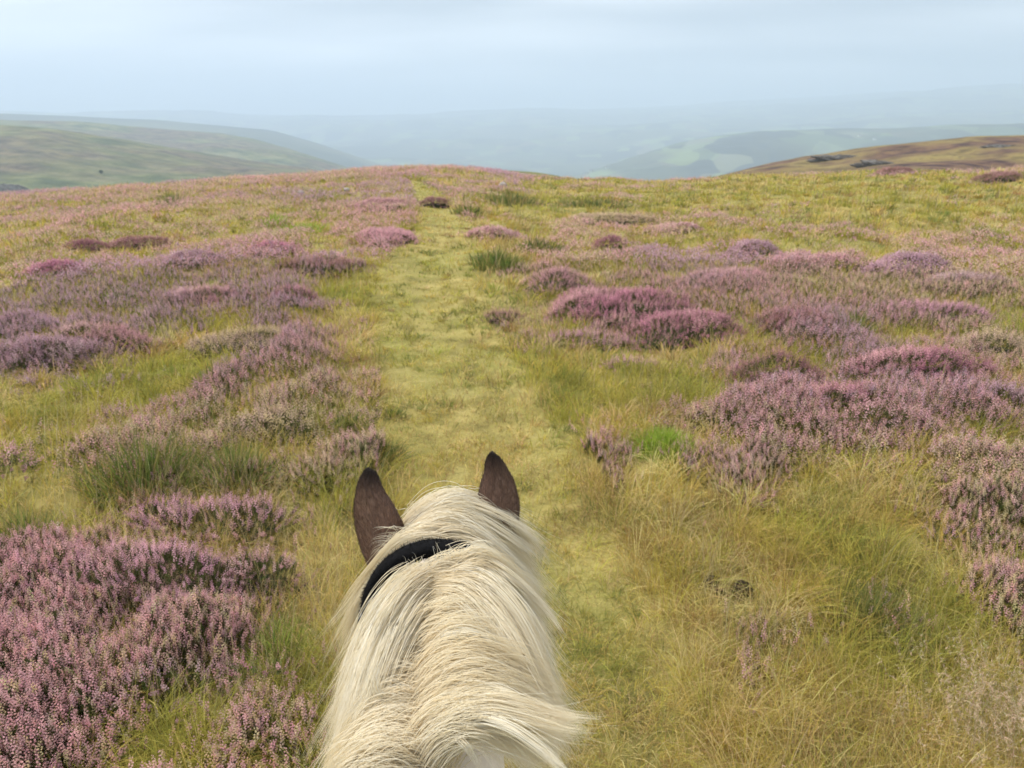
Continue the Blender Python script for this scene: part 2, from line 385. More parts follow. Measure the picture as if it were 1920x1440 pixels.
SPR = [[sprig(17, .15, 1.0, .095, 16, 1), sprig(14, .30, 1.0, .09, 16, 2), sprig(12, .25, .85, .10, 16, 3)],
       [sprig(9, .2, 1.0, .13, 7, 4), sprig(7, .30, .95, .13, 7, 5)],
       [sprig(3, .35, .95, .30, 3, 6), sprig(3, .4, .9, .27, 3, 7)]]
def place(tmpl, P, D, S, A, col, jit=0.15):
    """copies of a template: positions, unit axes, sizes, spins, colours"""
    V, Fq = tmpl; n, m = len(P), len(V)
    D = D / np.linalg.norm(D, axis=1, keepdims=True)
    X = np.cross(D, np.stack([np.sin(A), np.cos(A), 0.3 + 0 * A], 1)); X /= np.linalg.norm(X, axis=1, keepdims=True); Y = np.cross(D, X)
    Vv = P[:, None] + S[:, None, None] * (V[None, :, 0:1] * X[:, None] + V[None, :, 1:2] * Y[:, None] + V[None, :, 2:3] * D[:, None])
    f = (Fq[None] + (np.arange(n) * m)[:, None, None]).reshape(-1, Fq.shape[1])
    c = np.repeat(col, m, 0) * (1 + jit * rng.uniform(-1, 1, (n * m, 1)))
    return Vv.reshape(-1, 3), f, np.clip(c, 0.004, 0.9)
HC = {'magenta': ([.48, .21, .30], [.38, .17, .23], [.54, .30, .34]), 'pink': ([.52, .28, .33], [.45, .25, .27], [.57, .36, .39]),
      'lilac': ([.42, .255, .33], [.36, .21, .26], [.50, .34, .38]), 'rust': ([.52, .29, .32], [.56, .32, .39], [.48, .25, .34]),
      'dark': ([.31, .14, .18], [.28, .15, .13], [.38, .21, .23]), 'pale': ([.50, .36, .29], [.46, .31, .28], [.46, .35, .22])}
for k_ in HC: HC[k_] = tuple([min(.8, c_[0] * 1.24), c_[1] * 1.28, c_[2] * 1.18] for c_ in HC[k_])
SH = [[.10, .12, .04], [.07, .085, .03], [.14, .11, .06], [.14, .16, .05]]
def heather(P, D, size, tone, r, flower=1.0):
    """sprigs at points; returns flower parts and shoot parts"""
    fl, shs = [], []
    for lod, (a, b) in enumerate(((0, 5.2), (5.2, 13), (13, 1e9))):
        sel = np.where((r >= a) & (r < b))[0]
        if not len(sel): continue
        k = rng.integers(0, len(SPR[lod]), len(sel))
        for q in range(len(SPR[lod])):
            s = sel[k == q]
            if not len(s): continue
            A = rng.uniform(0, 6.28, len(s)); (fT, sT) = SPR[lod][q]
            fs = s[rng.random(len(s)) < flower]; 
            if len(fs): fl.append(place(fT, P[fs], D[fs], size[fs], rng.uniform(0, 6.28, len(fs)), tone[fs]))
            shs.append(place(sT, P[s], D[s], size[s], A, pal(rng.integers(0, 4, len(s)), SH)))
    return fl, shs

CLUMPS = []     # (cx, cy, rx, ry) footprints, so that grass keeps out
def rho(x, y, c):
    return np.hypot((x - c[0]) / c[2], (y - c[1]) / c[3])
def clump_fp(px, py, ex, ey, h):
    P, hit = ground_hit(np.array([px]), np.array([py + ey * 0.8])); p = P[0]
    if not hit[0]: return None
    dist = math.hypot(p[0], p[1]); dep = math.atan2(2.3 - p[2], dist); depth = (p - CAM) @ FW
    rx = ex * depth / F
    ry = (2 * ey * depth / F - h * math.cos(dep)) / (2 * math.sin(dep)); ry = float(np.clip(ry, 0.45 * rx, 1.5 * rx))
    return (p[0] * (1 + ry / dist * .7), p[1] + ry * .8, rx, ry, dist)
def make_clump(px, py, ex, ey, h, tone, label, dens=1.0, flower=0.9, name='heather_clump'):
    fp = clump_fp(px, py, ex, ey, h)
    if fp is None: print('no hit', label); return
    cx, cy, rx, ry, dist = fp; CLUMPS.append((cx, cy, rx, ry, dens))
    seed = int(px * 3 + py)
    area = math.pi * rx * ry
    S = max(0.055, 0.0034 * dist) ; S0 = 0.075 if dist < 4 else 0.085
    S = max(S0, 0.0030 * dist); h *= .85
    per = 2.3 / (S * S * 0.35) * dens
    n = int(min(14000, area * per * (1 + h / max(.2, min(rx, ry)))))
    a = rng.uniform(0, 2 * math.pi, n); q = np.sqrt(rng.random(n)) ** 0.9 * (1 + .55 * (out_ := (rng.random(n) < .24)) * rng.random(n))
    edge = 0.5 + 1.05 * fbm(1.7 * np.cos(a) + 5, 1.7 * np.sin(a) + seed, 2, 4)
    u = q * np.cos(a) * edge; v = q * np.sin(a) * edge
    x = cx + u * rx; y = cy + v * ry
    def dome(u, v):
        rr_ = np.hypot(u, v) / (0.5 + 1.05 * fbm(1.7 * np.cos(np.arctan2(v, u)) + 5, 1.7 * np.sin(np.arctan2(v, u)) + seed, 2, 4))
        hh = np.sqrt(np.clip(1 - rr_ ** 2.2, 0, 1))
        k = max(rx, ry)
        return h * hh * (0.55 + 0.75 * fbm(u * k * 2.2 + seed, v * k * 2.2, 8, 3)) 
    z0 = terrain(x, y); hz = dome(u, v)
    e = 0.03; nx = -(dome(u + e, v) - hz) / (e * rx); ny = -(dome(u, v + e) - hz) / (e * ry)
    nv = np.stack([np.clip(nx, -1.6, 1.6), np.clip(ny, -1.6, 1.6), np.full(n, 1.1)], 1); nv += 0.28 * rng.standard_normal((n, 3)); nv[:, 2] = np.abs(nv[:, 2]) + .3
    base = np.array([cx, cy, float(terrain(cx, cy))])
    P = np.stack([x, y, z0 + hz - S * 0.45 + np.where(hz < .03, .05 * rng.random(n), 0)], 1) - base
    C = np.array(HC[tone]); w = fbm(x * 2.1 / max(1, dist / 8), y * 2.1 / max(1, dist / 8), seed, 3)
    idx = np.clip(((w - .5) * 5 + rng.normal(0, .8, n)) + 1, 0, 2).round().astype(int)
    col = C[idx] * (1 + .16 * rng.standard_normal((n, 1)))
    fmask = fbm(x * 3, y * 3, seed + 3, 2)
    keep = rng.random(n) < np.clip((1.2 - 0.6 * (q > .9)) * dens + .2, 0, 1)
    size = S * rng.uniform(.7, 1.3, n)
    P, nv, size, col = P[keep], nv[keep], size[keep], col[keep]
    fl, shs = heather(P, nv, size, col, np.full(len(P), dist), flower)
    # woody core
    g = 26; gu, gw = np.meshgrid(np.linspace(0, 1, g), np.linspace(0, 2 * math.pi, 40, endpoint=False), indexing='ij')
    U = gu * np.cos(gw); Vv = gu * np.sin(gw)
    ed = 0.5 + 1.05 * fbm(1.7 * np.cos(gw) + 5, 1.7 * np.sin(gw) + seed, 2, 4); U = U * ed; Vv = Vv * ed
    X = cx + U * rx * .86; Y = cy + Vv * ry * .86
    Z = terrain(X, Y) + dome(U, Vv) * (.42 + .2 * rng.random(U.shape)) - 0.03
    core = np.stack([X, Y, Z], -1).reshape(-1, 3) - base
    i, j = np.meshgrid(np.arange(g - 1), np.arange(40), indexing='ij'); j2 = (j + 1) % 40
    cf = np.stack([i * 40 + j, i * 40 + j2, (i + 1) * 40 + j2, (i + 1) * 40 + j], -1).reshape(-1, 4)
    if dens > .66: shs.append((core, cf, pal(rng.integers(0, 3, len(core)), [[.05, .055, .022], [.06, .045, .025], [.035, .045, .018]])))
    root = empty(name, base, label, 'heather', 'heather clumps on the moor')
    V, Fq, Cc = join(shs); build('leafy_stems', V, Fq, M_shoot, Cc, root)
    V, Fq, Cc = join(fl); build('flower_spikes', V, Fq, M_flower, Cc, root)
    return root

CL = [  # px, py, half width, half height (photo pixels), real height m, tone, label
 (1150, 575, 140, 60, .38, 'magenta', 'largest magenta heather mound, right of the path below the green rushes', 1.2),
 (1290, 615, 100, 48, .34, 'magenta', 'magenta heather hummock joined to the lower right of the largest mound', 1.2),
 (1500, 600, 88, 46, .36, 'dark', 'deep purple rounded heather bush with dark stems on its left', 1.15),
 (1370, 522, 95, 32, .32, 'pink', 'dull pink heather mound behind the largest magenta mound', 1.1),
 (1408, 470, 55, 22, .30, 'lilac', 'small lilac heather hummock highest of the middle right slope', 1),
 (1530, 497, 90, 20, .28, 'pink', 'low long dull pink heather strip beside the small lilac hummock', .9),
 (1700, 503, 88, 28, .32, 'lilac', 'lilac heather mound behind the violet one on the far right', 1.1),
 (1795, 537, 88, 24, .30, 'lilac', 'violet heather mound on the right, in front of a lilac one', 1.2),
 (1455, 705, 85, 48, .34, 'dark', 'brownish dark heather bush left of the bright lilac mounds', 1),
 (1560, 745, 85, 42, .30, 'magenta', 'bright pink-purple heather mound low on the right slope', 1.15),
 (1720, 700, 150, 46, .34, 'magenta', 'long bright lilac-pink heather bank nearest the right edge', 1.15),
 (1850, 755, 100, 45, .32, 'lilac', 'lilac heather mound cut by the right edge of the picture', 1.0),
 (1390, 785, 110, 42, .22, 'pale', 'thin pale pink heather patch facing the lime green grass', .7),
 (1495, 845, 75, 38, .22, 'pink', 'loose pale pink heather patch lowest on the right slope', .75),
 (1660, 805, 120, 38, .26, 'pink', 'dusty pink heather mound below the long bright bank', .9),
 (948, 592, 38, 22, .22, 'dark', 'small dark pink heather cushion alone beside the path', 1),
 (1050, 530, 60, 34, .30, 'pink', 'faded pink heather hummock left behind the largest magenta mound', 1),
 (1110, 640, 90, 22, .18, 'rust', 'faded brown-pink heather fringe in front of the largest mound', .7),
 (1750, 590, 130, 34, .26, 'rust', 'rusty brown-pink heather spread below the violet mound', .85),
 (1860, 655, 75, 42, .28, 'pale', 'pale brown heather mound at the right edge above the lilac bank', .85),
 (1185, 680, 60, 26, .20, 'rust', 'small rusty heather tuft in yellow grass below the magenta hummock', .6),
 (928, 441, 55, 14, .28, 'pink', 'low pink heather streak beside the far green rushes', 1),
 (1142, 458, 30, 17, .30, 'dark', 'small round dark pink heather bush on the yellow slope', 1),
 (1150, 415, 90, 11, .28, 'pale', 'thin pale pink heather streak far up the right slope', .9),
 (1265, 430, 48, 11, .28, 'pink', 'short pink heather streak right of the pale far streak', .9),
 (1672, 324, 40, 8, .5, 'dark', 'dark purple heather patch on the crest below the brown hill', 1),
 (1868, 338, 45, 10, .5, 'dark', 'dark purple heather patch on the crest at the right edge', 1),
 (390, 985, 170, 62, .30, 'rust', 'rusty pink heather at the back of the big near left bank', 1.1),
 (270, 1110, 235, 95, .36, 'rust', 'biggest near heather bank, rusty pink, lower left', 1.25),
 (60, 1190, 140, 120, .34, 'pink', 'pink heather bank at the lower left edge', 1.15),
 (485, 1080, 85, 80, .30, 'pink', 'pink heather shoulder at the right end of the near left bank', 1.1),
 (330, 1300, 130, 60, .24, 'lilac', 'loose pale lilac heather in front of the near left bank', .7),
 (495, 1290, 70, 38, .22, 'magenta', 'small bright purple heather tuft beside the near green grass tuft', .9),
 (120, 1370, 110, 55, .22, 'pink', 'pink heather scrap in the bottom left corner', .8),
 (505, 800, 115, 62, .26, 'pale', 'pale pink heather patch in front of the small dark rushes', .95),
 (612, 885, 58, 55, .22, 'pale', 'pale pink heather tuft just left behind the left horse ear', .7),
 (95, 672, 120, 34, .30, 'lilac', 'lilac heather mound low on the left edge slope', 1.15),
 (200, 640, 95, 30, .30, 'pink', 'dusky pink heather mound behind the low lilac one', 1.1),
 (45, 612, 75, 32, .32, 'lilac', 'lilac heather mound cut by the left edge', 1.1),
 (480, 640, 140, 40, .24, 'pale', 'broad pale pink heather patch left of the path', .8),
 (380, 560, 100, 32, .30, 'pink', 'dull mauve heather mound in the middle of the left slope', 1.1),
 (550, 558, 52, 22, .28, 'magenta', 'small vivid magenta heather cushion left of the path', 1.1),
 (350, 493, 72, 22, .30, 'lilac', 'mauve heather mound behind the dull mauve one', 1),
 (105, 510, 58, 19, .32, 'magenta', 'dark magenta heather mound alone in yellow grass on the left', 1.1),
 (165, 465, 40, 13, .32, 'dark', 'small dark purple heather cushion far up the left slope', 1),
 (600, 500, 85, 24, .28, 'dark', 'brown-purple heather mound at the left edge of the path', 1),
 (720, 440, 60, 30, .28, 'pink', 'pink heather bank where the path narrows', 1),
 (705, 386, 72, 14, .35, 'pink', 'long pink heather bank far up beside the path', 1),
 (815, 380, 28, 13, .35, 'dark', 'small round heather bush right at the far end of the path', 1),
 (520, 470, 50, 17, .30, 'magenta', 'purple heather hummock above the green patch on the left', 1),
 (260, 458, 60, 18, .30, 'dark', 'dark heather hummock left of the purple one', 1),
 (30, 885, 48, 52, .26, 'pink', 'pink heather tuft at the left edge above the near bank', .6),
 (1768, 1012, 30, 36, .20, 'lilac', 'single bright lilac heather sprig cluster low on the right', .7),
 (1655, 1125, 50, 42, .18, 'pale', 'sparse heather plant with few pale flowers in right foreground grass', .35),
 (1870, 1075, 55, 30, .18, 'pink', 'small pale pink heather tuft below the bright lilac sprig cluster', .6),
 (1850, 930, 90, 50, .24, 'rust', 'faded rusty heather patch right side above the lilac sprig cluster', .4),
]
for c in CL: make_clump(*c[:7], dens=c[7] * (.68 if c[1] > 900 else .95), flower=.66 if c[1] > 780 else .88)
print('clumps', round(time.time() - T0, 1))

# scattered heather between the clumps: uncountable ground cover
def scatter(n, r0, r1, azw=0.86):
    r = np.exp(rng.uniform(math.log(r0), math.log(r1), n)); az = rng.uniform(-azw, azw, n)
    return r * np.sin(az), r * np.cos(az), r
x, y, r = scatter(430000, 2.2, 88)
z = terrain(x, y)
off = np.abs(x - path_x(y)) / path_w(y)
m = hmap(x, y, z) * np.maximum(sm(.8, 1.4, off), sm(29, 36, y))
nz = 0.45 * fbm(x / 1.5 / (1 + r / 50), y / 2.2 / (1 + r / 50), 61, 3) + .55 * fbm(x / .45 / (1 + r / 40), y / .55 / (1 + r / 40), 62, 3)
thr = 0.652 - 0.385 * m
keep = (nz + 0.05 * rng.standard_normal(len(x)) > thr) & (m > .03)
x, y, z, r, nz, m = x[keep], y[keep], z[keep], r[keep], nz[keep], m[keep]
excess = np.clip((nz - (0.652 - 0.385 * m)) * 6, 0, 1)
sub = rng.random(len(x)) < np.clip(0.5 + .65 * excess, 0, 1) * np.clip(r / 4, .5, 1)
x, y, z, r, excess = x[sub], y[sub], z[sub], r[sub], excess[sub]
n = len(x); print('scatter heather', n)
tonef = fbm(x / 2.5 / (1 + r / 60), y / 3.5 / (1 + r / 60), 77, 2)
tones = np.array([HC['rust'][0], HC['pale'][2], HC['pale'][1], HC['pink'][0], HC['pink'][1], HC['lilac'][0]])
ti = np.clip((tonef - .3) * 12 + rng.normal(0, .9, n), 0, 5).astype(int)
HSCAT = (x, y, r)
S = np.maximum(0.078, 0.0033 * r) * rng.uniform(.7, 1.3, n)
hh = (0.06 + 0.16 * excess) * (.7 + .6 * rng.random(n))
D = np.stack([.3 * rng.standard_normal(n), .3 * rng.standard_normal(n), np.ones(n)], 1)
fl, shs = heather(np.stack([x, y, z + hh - S * .3], 1), D, S, pal(ti, tones, .15), r, .85)
V, Fq, Cc = join(shs); Vf, Ff, Cf = join(fl)
base_n = len(V); V = np.concatenate([V, Vf]); Cc = np.concatenate([Cc, Cf]); Fq = Fq + [f + base_n for f in Ff]
o = build('heather', V, Fq, M_flower, Cc)
tag(o, 'loose pink and brown heather growing all over the moor between the mounds', 'heather', kind='stuff')
print('heather stuff', len(V), round(time.time() - T0, 1))

# ------------------------------------------------------------------ green rush and grass tufts
def make_tuft(px, py, ex, ey, h, cols, label, name='grass_tussock', spread=.5, n=900):
    cols = cols if cols is G2 else cols * 2 + [[.36, .31, .09], [.42, .34, .14], [.30, .20, .08]]; n = int(n * .8)
    P, hit = ground_hit(np.array([px]), np.array([py + ey])); p = P[0]
    dist = math.hypot(p[0], p[1]); depth = (p - CAM) @ FW; rx = ex * depth / F; ry = max(.12, min(rx, 1.2 * rx))
    cx, cy = p[0], p[1] + ry * .7; CLUMPS.append((cx, cy, rx * .9, ry * .9, .8))
    a = rng.uniform(0, 6.28, n); q = rng.random(n) ** .75 * (.7 + .6 * vn(np.cos(a) * 2 + 9, np.sin(a) * 2 + px, 3))
    x = cx + rx * q * np.cos(a); y = cy + ry * q * np.sin(a); base = np.array([cx, cy, float(terrain(cx, cy))])
    Pn = np.stack([x, y, terrain(x, y) - .01], 1) - base
    lean = np.stack([np.cos(a), np.sin(a)], 1) * (q * spread * 1.25)[:, None] + .30 * rng.standard_normal((n, 2)) + [.1, 0]
    V, f, c = blades(Pn, h * rng.uniform(.4, 1.15, n) * (1.1 - .45 * q), np.full(n, max(.0028, .0011 * dist)), lean, pal(rng.integers(0, len(cols), n), cols), droop=.5)
    V[:, 2] *= 1 - .35 * sm(5, 40, dist)
    root = empty(name, base, label, 'grass' if name == 'grass_tussock' else 'rushes', 'green tufts on the moor')
    k = int(len(f) * .8); 
    build('blades', V, [f], M_grass, c, root)
G1 = [[.12, .18, .04], [.17, .22, .05], [.26, .27, .07], [.10, .14, .035]]
G2 = [[.34, .44, .06], [.28, .40, .05], [.40, .46, .10]]
G3 = [[.12, .16, .045], [.18, .20, .06], [.26, .24, .08], [.10, .13, .04]]
TF = [(392, 720, 45, 28, .34, G1, 'small dark green rush clump left of the path above pale heather', 'rush_clump', .35, 700),
 (250, 885, 105, 62, .42, G1, 'widest green rush clump, left behind the near heather bank', 'rush_clump', .5, 2600),
 (425, 880, 70, 55, .36, G1, 'green grass tussock right of the widest rush clump', 'grass_tussock', .6, 1500),
 (1250, 838, 72, 26, .20, G2, 'lime green grass tussock, brightest on the moor', 'grass_tussock', .7, 3000),
 (935, 487, 55, 22, .40, G1, 'green rush clump beside the path behind yellow grass', 'rush_clump', .4, 900),
 (1010, 462, 50, 16, .36, G3, 'olive rush clump right behind the green path-side clump', 'rush_clump', .4, 700),
 (880, 395, 30, 12, .45, G1, 'dark green rush clump at the narrow far end of the path', 'rush_clump', .4, 400),
 (960, 375, 70, 14, .50, G3, 'wide olive rush bed on the crest right of the path', 'rush_clump', .6, 900),
 (1120, 378, 80, 12, .45, G3, 'thin olive rush bed far up the right slope', 'rush_clump', .4, 800),
 (515, 1235, 62, 42, .26, G2 + G1, 'bright green grass tussock in a gap of the near left heather', 'grass_tussock', .7, 1300),
 (560, 430, 50, 14, .35, G2, 'green grass patch among far left heather banks', 'grass_tussock', .5, 500),
 (312, 377, 30, 11, .6, G1, 'round green rush clump highest on the left crest', 'rush_clump', .4, 300),
 (513, 415, 26, 12, .45, G2, 'small bright green tuft on the far left slope', 'grass_tussock', .4, 300),
 (205, 555, 40, 20, .30, G1 + G2, 'green grass tussock in yellow grass on the left slope', 'grass_tussock', .6, 500),
 (1605, 605, 28, 36, .42, G1, 'green rush clump right of the deep purple bush', 'rush_clump', .4, 500),
 (1690, 655, 60, 18, .2, G1, 'low green grass tussock below the rusty heather on the right', 'grass_tussock', .7, 700),
 (735, 778, 28, 12, .10, G1, 'small dark green tuft on the path', 'grass_tussock', .8, 350),
 (650, 790, 38, 30, .20, G1, 'green grass tussock at the left edge of the path', 'grass_tussock', .7, 700),
 (700, 850, 60, 22, .16, G1, 'dark green grass tussock behind the left horse ear', 'grass_tussock', .7, 900),
 (1190, 1340, 34, 22, .08, G3, 'dark green tuft in brown turf right of the mane', 'grass_tussock', .9, 260),
 (1640, 1160, 70, 50, .22, G3, 'olive green grass tussock around the sparse heather plant', 'grass_tussock', .6, 1200),
 (30, 1010, 60, 60, .34, G1, 'green grass tussock at the left edge beside the near bank', 'grass_tussock', .6, 1000),
]
for t in TF: make_tuft(*t[:7], name=t[7], spread=t[8], n=t[9])

# seeding grass nearest the rider, bottom right
P, hit = ground_hit(np.array([1850.]), np.array([1439.])); p = P[0]; base = np.array([p[0], p[1], float(terrain(p[0], p[1]))]); n = 900
x = base[0] + rng.normal(.16, .2, n); y = base[1] + rng.normal(0, .16, n); P = np.stack([x, y, terrain(x, y)], 1) - base; ln = rng.uniform(.2, .42, n); lean = rng.normal(0, .22, (n, 2)) + [-.12, .1]
root = empty('grass_tussock', base, 'pale feathery seeding grass in the bottom right corner', 'grass', 'green tufts on the moor')
V, f, c = blades(P, ln, np.full(n, .0015), lean, pal(rng.integers(0, 3, n), [[.46, .38, .20], [.40, .34, .14], [.50, .42, .26]]), droop=.5); build('blades', V, [f], M_grass, c, root)
tipc = V.reshape(n, 8, 3)[:, 6]; dirt = tipc - V.reshape(n, 8, 3)[:, 4]; dirt /= np.linalg.norm(dirt, axis=1, keepdims=True); kk = np.repeat(np.where(rng.random(n) < .6)[0], 14); tt = rng.random(len(kk))
V, f, c = blades(tipc[kk] - dirt[kk] * (tt * .09)[:, None], np.full(len(kk), .014), np.full(len(kk), .0022), rng.normal(0, .8, (len(kk), 2)), pal(rng.integers(0, 2, len(kk)), [[.62, .44, .33], [.62, .50, .34]]), seg=2); build('seed_heads', V, [f], M_grass, c, root)

# ------------------------------------------------------------------ the grass itself
STRAW = np.array([1.24, 1.24, 1.44]) * [[.45, .35, .10], [.39, .30, .06], [.52, .41, .16], [.30, .20, .075], [.29, .26, .045], [.20, .21, .04], [.12, .14, .032], [.37, .33, .055], [.46, .40, .115]]
def grass_color(x, y, r, n, onpath):
    s = 1 / (1 + r / 25)
    g = fbm(x * 1.3 * s, y * 1.1 * s, 91, 4); b = fbm(x * 4.0 * s, y * 3.4 * s, 95, 3)
    g = g + .07 + .025 * rng.standard_normal(n); b = b + .03 * rng.standard_normal(n)
    idx = np.select([g < .40, g < .47, g < .53, g < .60, g < .66], [rng.choice([6, 5, 3], n, p=[.4, .4, .2]), rng.choice([5, 4, 7], n), rng.choice([4, 7, 1], n), rng.choice([1, 0, 7], n), rng.choice([0, 2, 1], n)], rng.choice([2, 0, 3], n))
    idx = np.where(b < .36, rng.choice([3, 6, 5], n), idx)
    idx = np.where(onpath & (rng.random(n) < .36), rng.choice([2, 0, 1, 8, 4, 7], n), idx)
    worn = (onpath | ((np.abs(x - .75) < .5 + .3 * vn(x * 3, y * 3, 2)) & (y < 4.5) & (y > .5))) & (r < 6) & (b + .1 * rng.standard_normal(n) > .42) & (rng.random(n) < .55)
    idx = np.where(worn, rng.choice([3, 3, 0, 2], n), idx)
    v = fbm(x * 7 * s, y * 6 * s, 99, 2)
    return np.clip(pal(idx, STRAW, .10) * (.72 + .62 * v)[:, None], .01, .8)
def clump_mask(x, y, lim=.62):
    out = np.hypot((x - DC[0]) / .09, (y - DC[1]) / .13) < 1
    for c in CLUMPS:
        if c[4] < .75: continue
        if c[4] < 2: pass
        near = (np.abs(x - c[0]) < c[2]) & (np.abs(y - c[1]) < c[3])
        k = np.where(near)[0]
        if len(k): out[k[(rho(x[k], y[k], c) < lim) & (rng.random(len(k)) < (.62 if c[1] < 4.5 else .8))]] = True
    return out
_p = ground_hit(np.array([1365.]), np.array([1125.]))[0][0]; DC = (_p[0], _p[1] - .03)
parts = []
# turf: short blades everywhere
n = 330000; x, y, r = scatter(n, 1.0, 100)
onp = (np.abs(x - path_x(y)) < path_w(y) * (y < 33) * (0.45 + 1.1 * fbm(x * 2.2, y * 1.6, 5, 3))) | (np.hypot(x - DC[0], y - DC[1]) < .17)
kp = (~clump_mask(x, y) | (np.hypot(x - DC[0], y - DC[1]) < .17)) & ((fbm(x * 5, y * 5, 201, 3) > .34) | (r > 14)); x, y, r, onp = x[kp], y[kp], r[kp], onp[kp]; n = len(x)
z = terrain(x, y); rough = .45 + 1.25 * sm(.35, .7, fbm(x * 2.2, y * 2.0, 123, 3))
ln = np.where(onp, rng.uniform(.03, .085, n), rng.uniform(.07, .17, n)) * rough * (1 + .5 * sm(15, 50, r))
wid = np.maximum(.0024, .00085 * r)
parts.append(blades(np.stack([x, y, z - .004], 1), ln, wid, rng.normal(0, .55, (n, 2)) + [.1, 0], grass_color(x, y, r, n, onp), droop=.6, seg=2))
# tussocks: tufts of long arching blades
nt_ = 12500; tx, ty, tr = scatter(nt_, 1.6, 70)
off = np.abs(tx - path_x(ty)) / path_w(ty)
tm = fbm(tx * .9, ty * .9, 33, 3)
kp = ((off > 1.05 + .5 * (fbm(tx * 2, ty * 2, 35, 2) - .5)) | (ty > 33)) & ~clump_mask(tx, ty, .72) & (tm > .36)
tx, ty, tr = tx[kp], ty[kp], tr[kp]; nt_ = len(tx)
nb = 30; k = np.repeat(np.arange(nt_), nb); n = len(k)
rad = rng.uniform(.05, .14, nt_)[k] * (1 + tr[k] / 40) * rng.random(n) ** .7; a = rng.uniform(0, 6.28, n)
x = tx[k] + rad * np.cos(a); y = ty[k] + rad * np.sin(a); r = tr[k]
tl = rng.uniform(.14, .30, nt_)[k] * rng.uniform(.6, 1.15, n)
dirn = np.stack([np.cos(a), np.sin(a)], 1) * rng.uniform(.2, .95, (n, 1)) + rng.normal(0, .25, (nt_, 2))[k] + [.15, 0]
gpatch = fbm(tx * 1.1, ty * .9, 37, 3) + .04 * rng.standard_normal(nt_)
tc_ = pal(np.where(gpatch < .44, rng.choice([5, 4, 7, 4], nt_), np.where(gpatch < .55, rng.choice([1, 7, 4, 0], nt_), rng.choice([0, 2, 1, 7, 3, 2], nt_))), STRAW, .10)[k]
tc_ = tc_ * (1 + .15 * rng.standard_normal((n, 1)))
parts.append(blades(np.stack([x, y, terrain(x, y) - .005], 1), tl, np.maximum(.0026, .0008 * r), dirn, np.clip(tc_, .01, .8), droop=.8, seg=3))
# short tufts, on the trodden strip too
sx1, sy1, sr1 = scatter(15000, 1.2, 45); kp = ~clump_mask(sx1, sy1) & (fbm(sx1 * 1.6, sy1 * 1.6, 57, 3) > .42); sx1, sy1, sr1 = sx1[kp], sy1[kp], sr1[kp]; ns_ = len(sx1)
nb = 14; k = np.repeat(np.arange(ns_), nb); n = len(k); a = rng.uniform(0, 6.28, n); rad = rng.uniform(.02, .07, ns_)[k] * rng.random(n) ** .6 * (1 + sr1[k] / 30)
x = sx1[k] + rad * np.cos(a); y = sy1[k] + rad * np.sin(a); r = sr1[k]
dirn = np.stack([np.cos(a), np.sin(a)], 1) * rng.uniform(.2, 1.1, (n, 1)) + rng.normal(0, .3, (ns_, 2))[k]
c_ = pal(np.where(fbm(sx1 * 1.8, sy1 * 1.6, 58, 3) < .48, rng.choice([5, 4, 5, 6, 7], ns_), rng.choice([0, 1, 2, 7, 3], ns_, p=[.27, .22, .22, .22, .07])), STRAW, .12)[k] * (1 + .15 * rng.standard_normal((n, 1)))
parts.append(blades(np.stack([x, y, terrain(x, y) - .004], 1), rng.uniform(.05, .13, ns_)[k] * rng.uniform(.6, 1.2, n), np.maximum(.0026, .0009 * r), dirn, np.clip(c_, .01, .8), droop=.8, seg=2))
# flattened dead straw on the path
n = 26000; x, y, r = scatter(n, 1.2, 30); kp = (np.abs(x - path_x(y)) < path_w(y) * 1.5) & (fbm(x * 2, y * 2, 71, 3) > .45); x, y, r = x[kp], y[kp], r[kp]; n = len(x)
parts.append(blades(np.stack([x, y, terrain(x, y) + .012], 1), rng.uniform(.05, .12, n), np.maximum(.0022, .0007 * r), rng.normal(0, 1.4, (n, 2)), pal(rng.integers(0, 3, n), [[.50, .41, .20], [.42, .33, .13], [.34, .24, .11]]), droop=.3, seg=2))
# fine pale stalks
n = 16000; x, y, r = scatter(n, 1.8, 60); off = np.abs(x - path_x(y)) / path_w(y)
kp = (off > 1.3) & (fbm(x * .6, y * .6, 44, 2) > .5); x, y, r = x[kp], y[kp], r[kp]; n = len(x)
parts.append(blades(np.stack([x, y, terrain(x, y)], 1), rng.uniform(.28, .5, n), np.maximum(.0014, .0005 * r), rng.normal(0, .22, (n, 2)) + [.15, 0], pal(rng.integers(0, 2, n), [[.5, .42, .22], [.44, .34, .2]]), droop=.4, seg=3))
V, Fq, Cc = join(parts)
o = build('grass', V, Fq, M_grass, Cc); tag(o, 'yellow green moorland grass and trodden turf', 'grass', kind='stuff')
print('grass', len(V), round(time.time() - T0, 1))

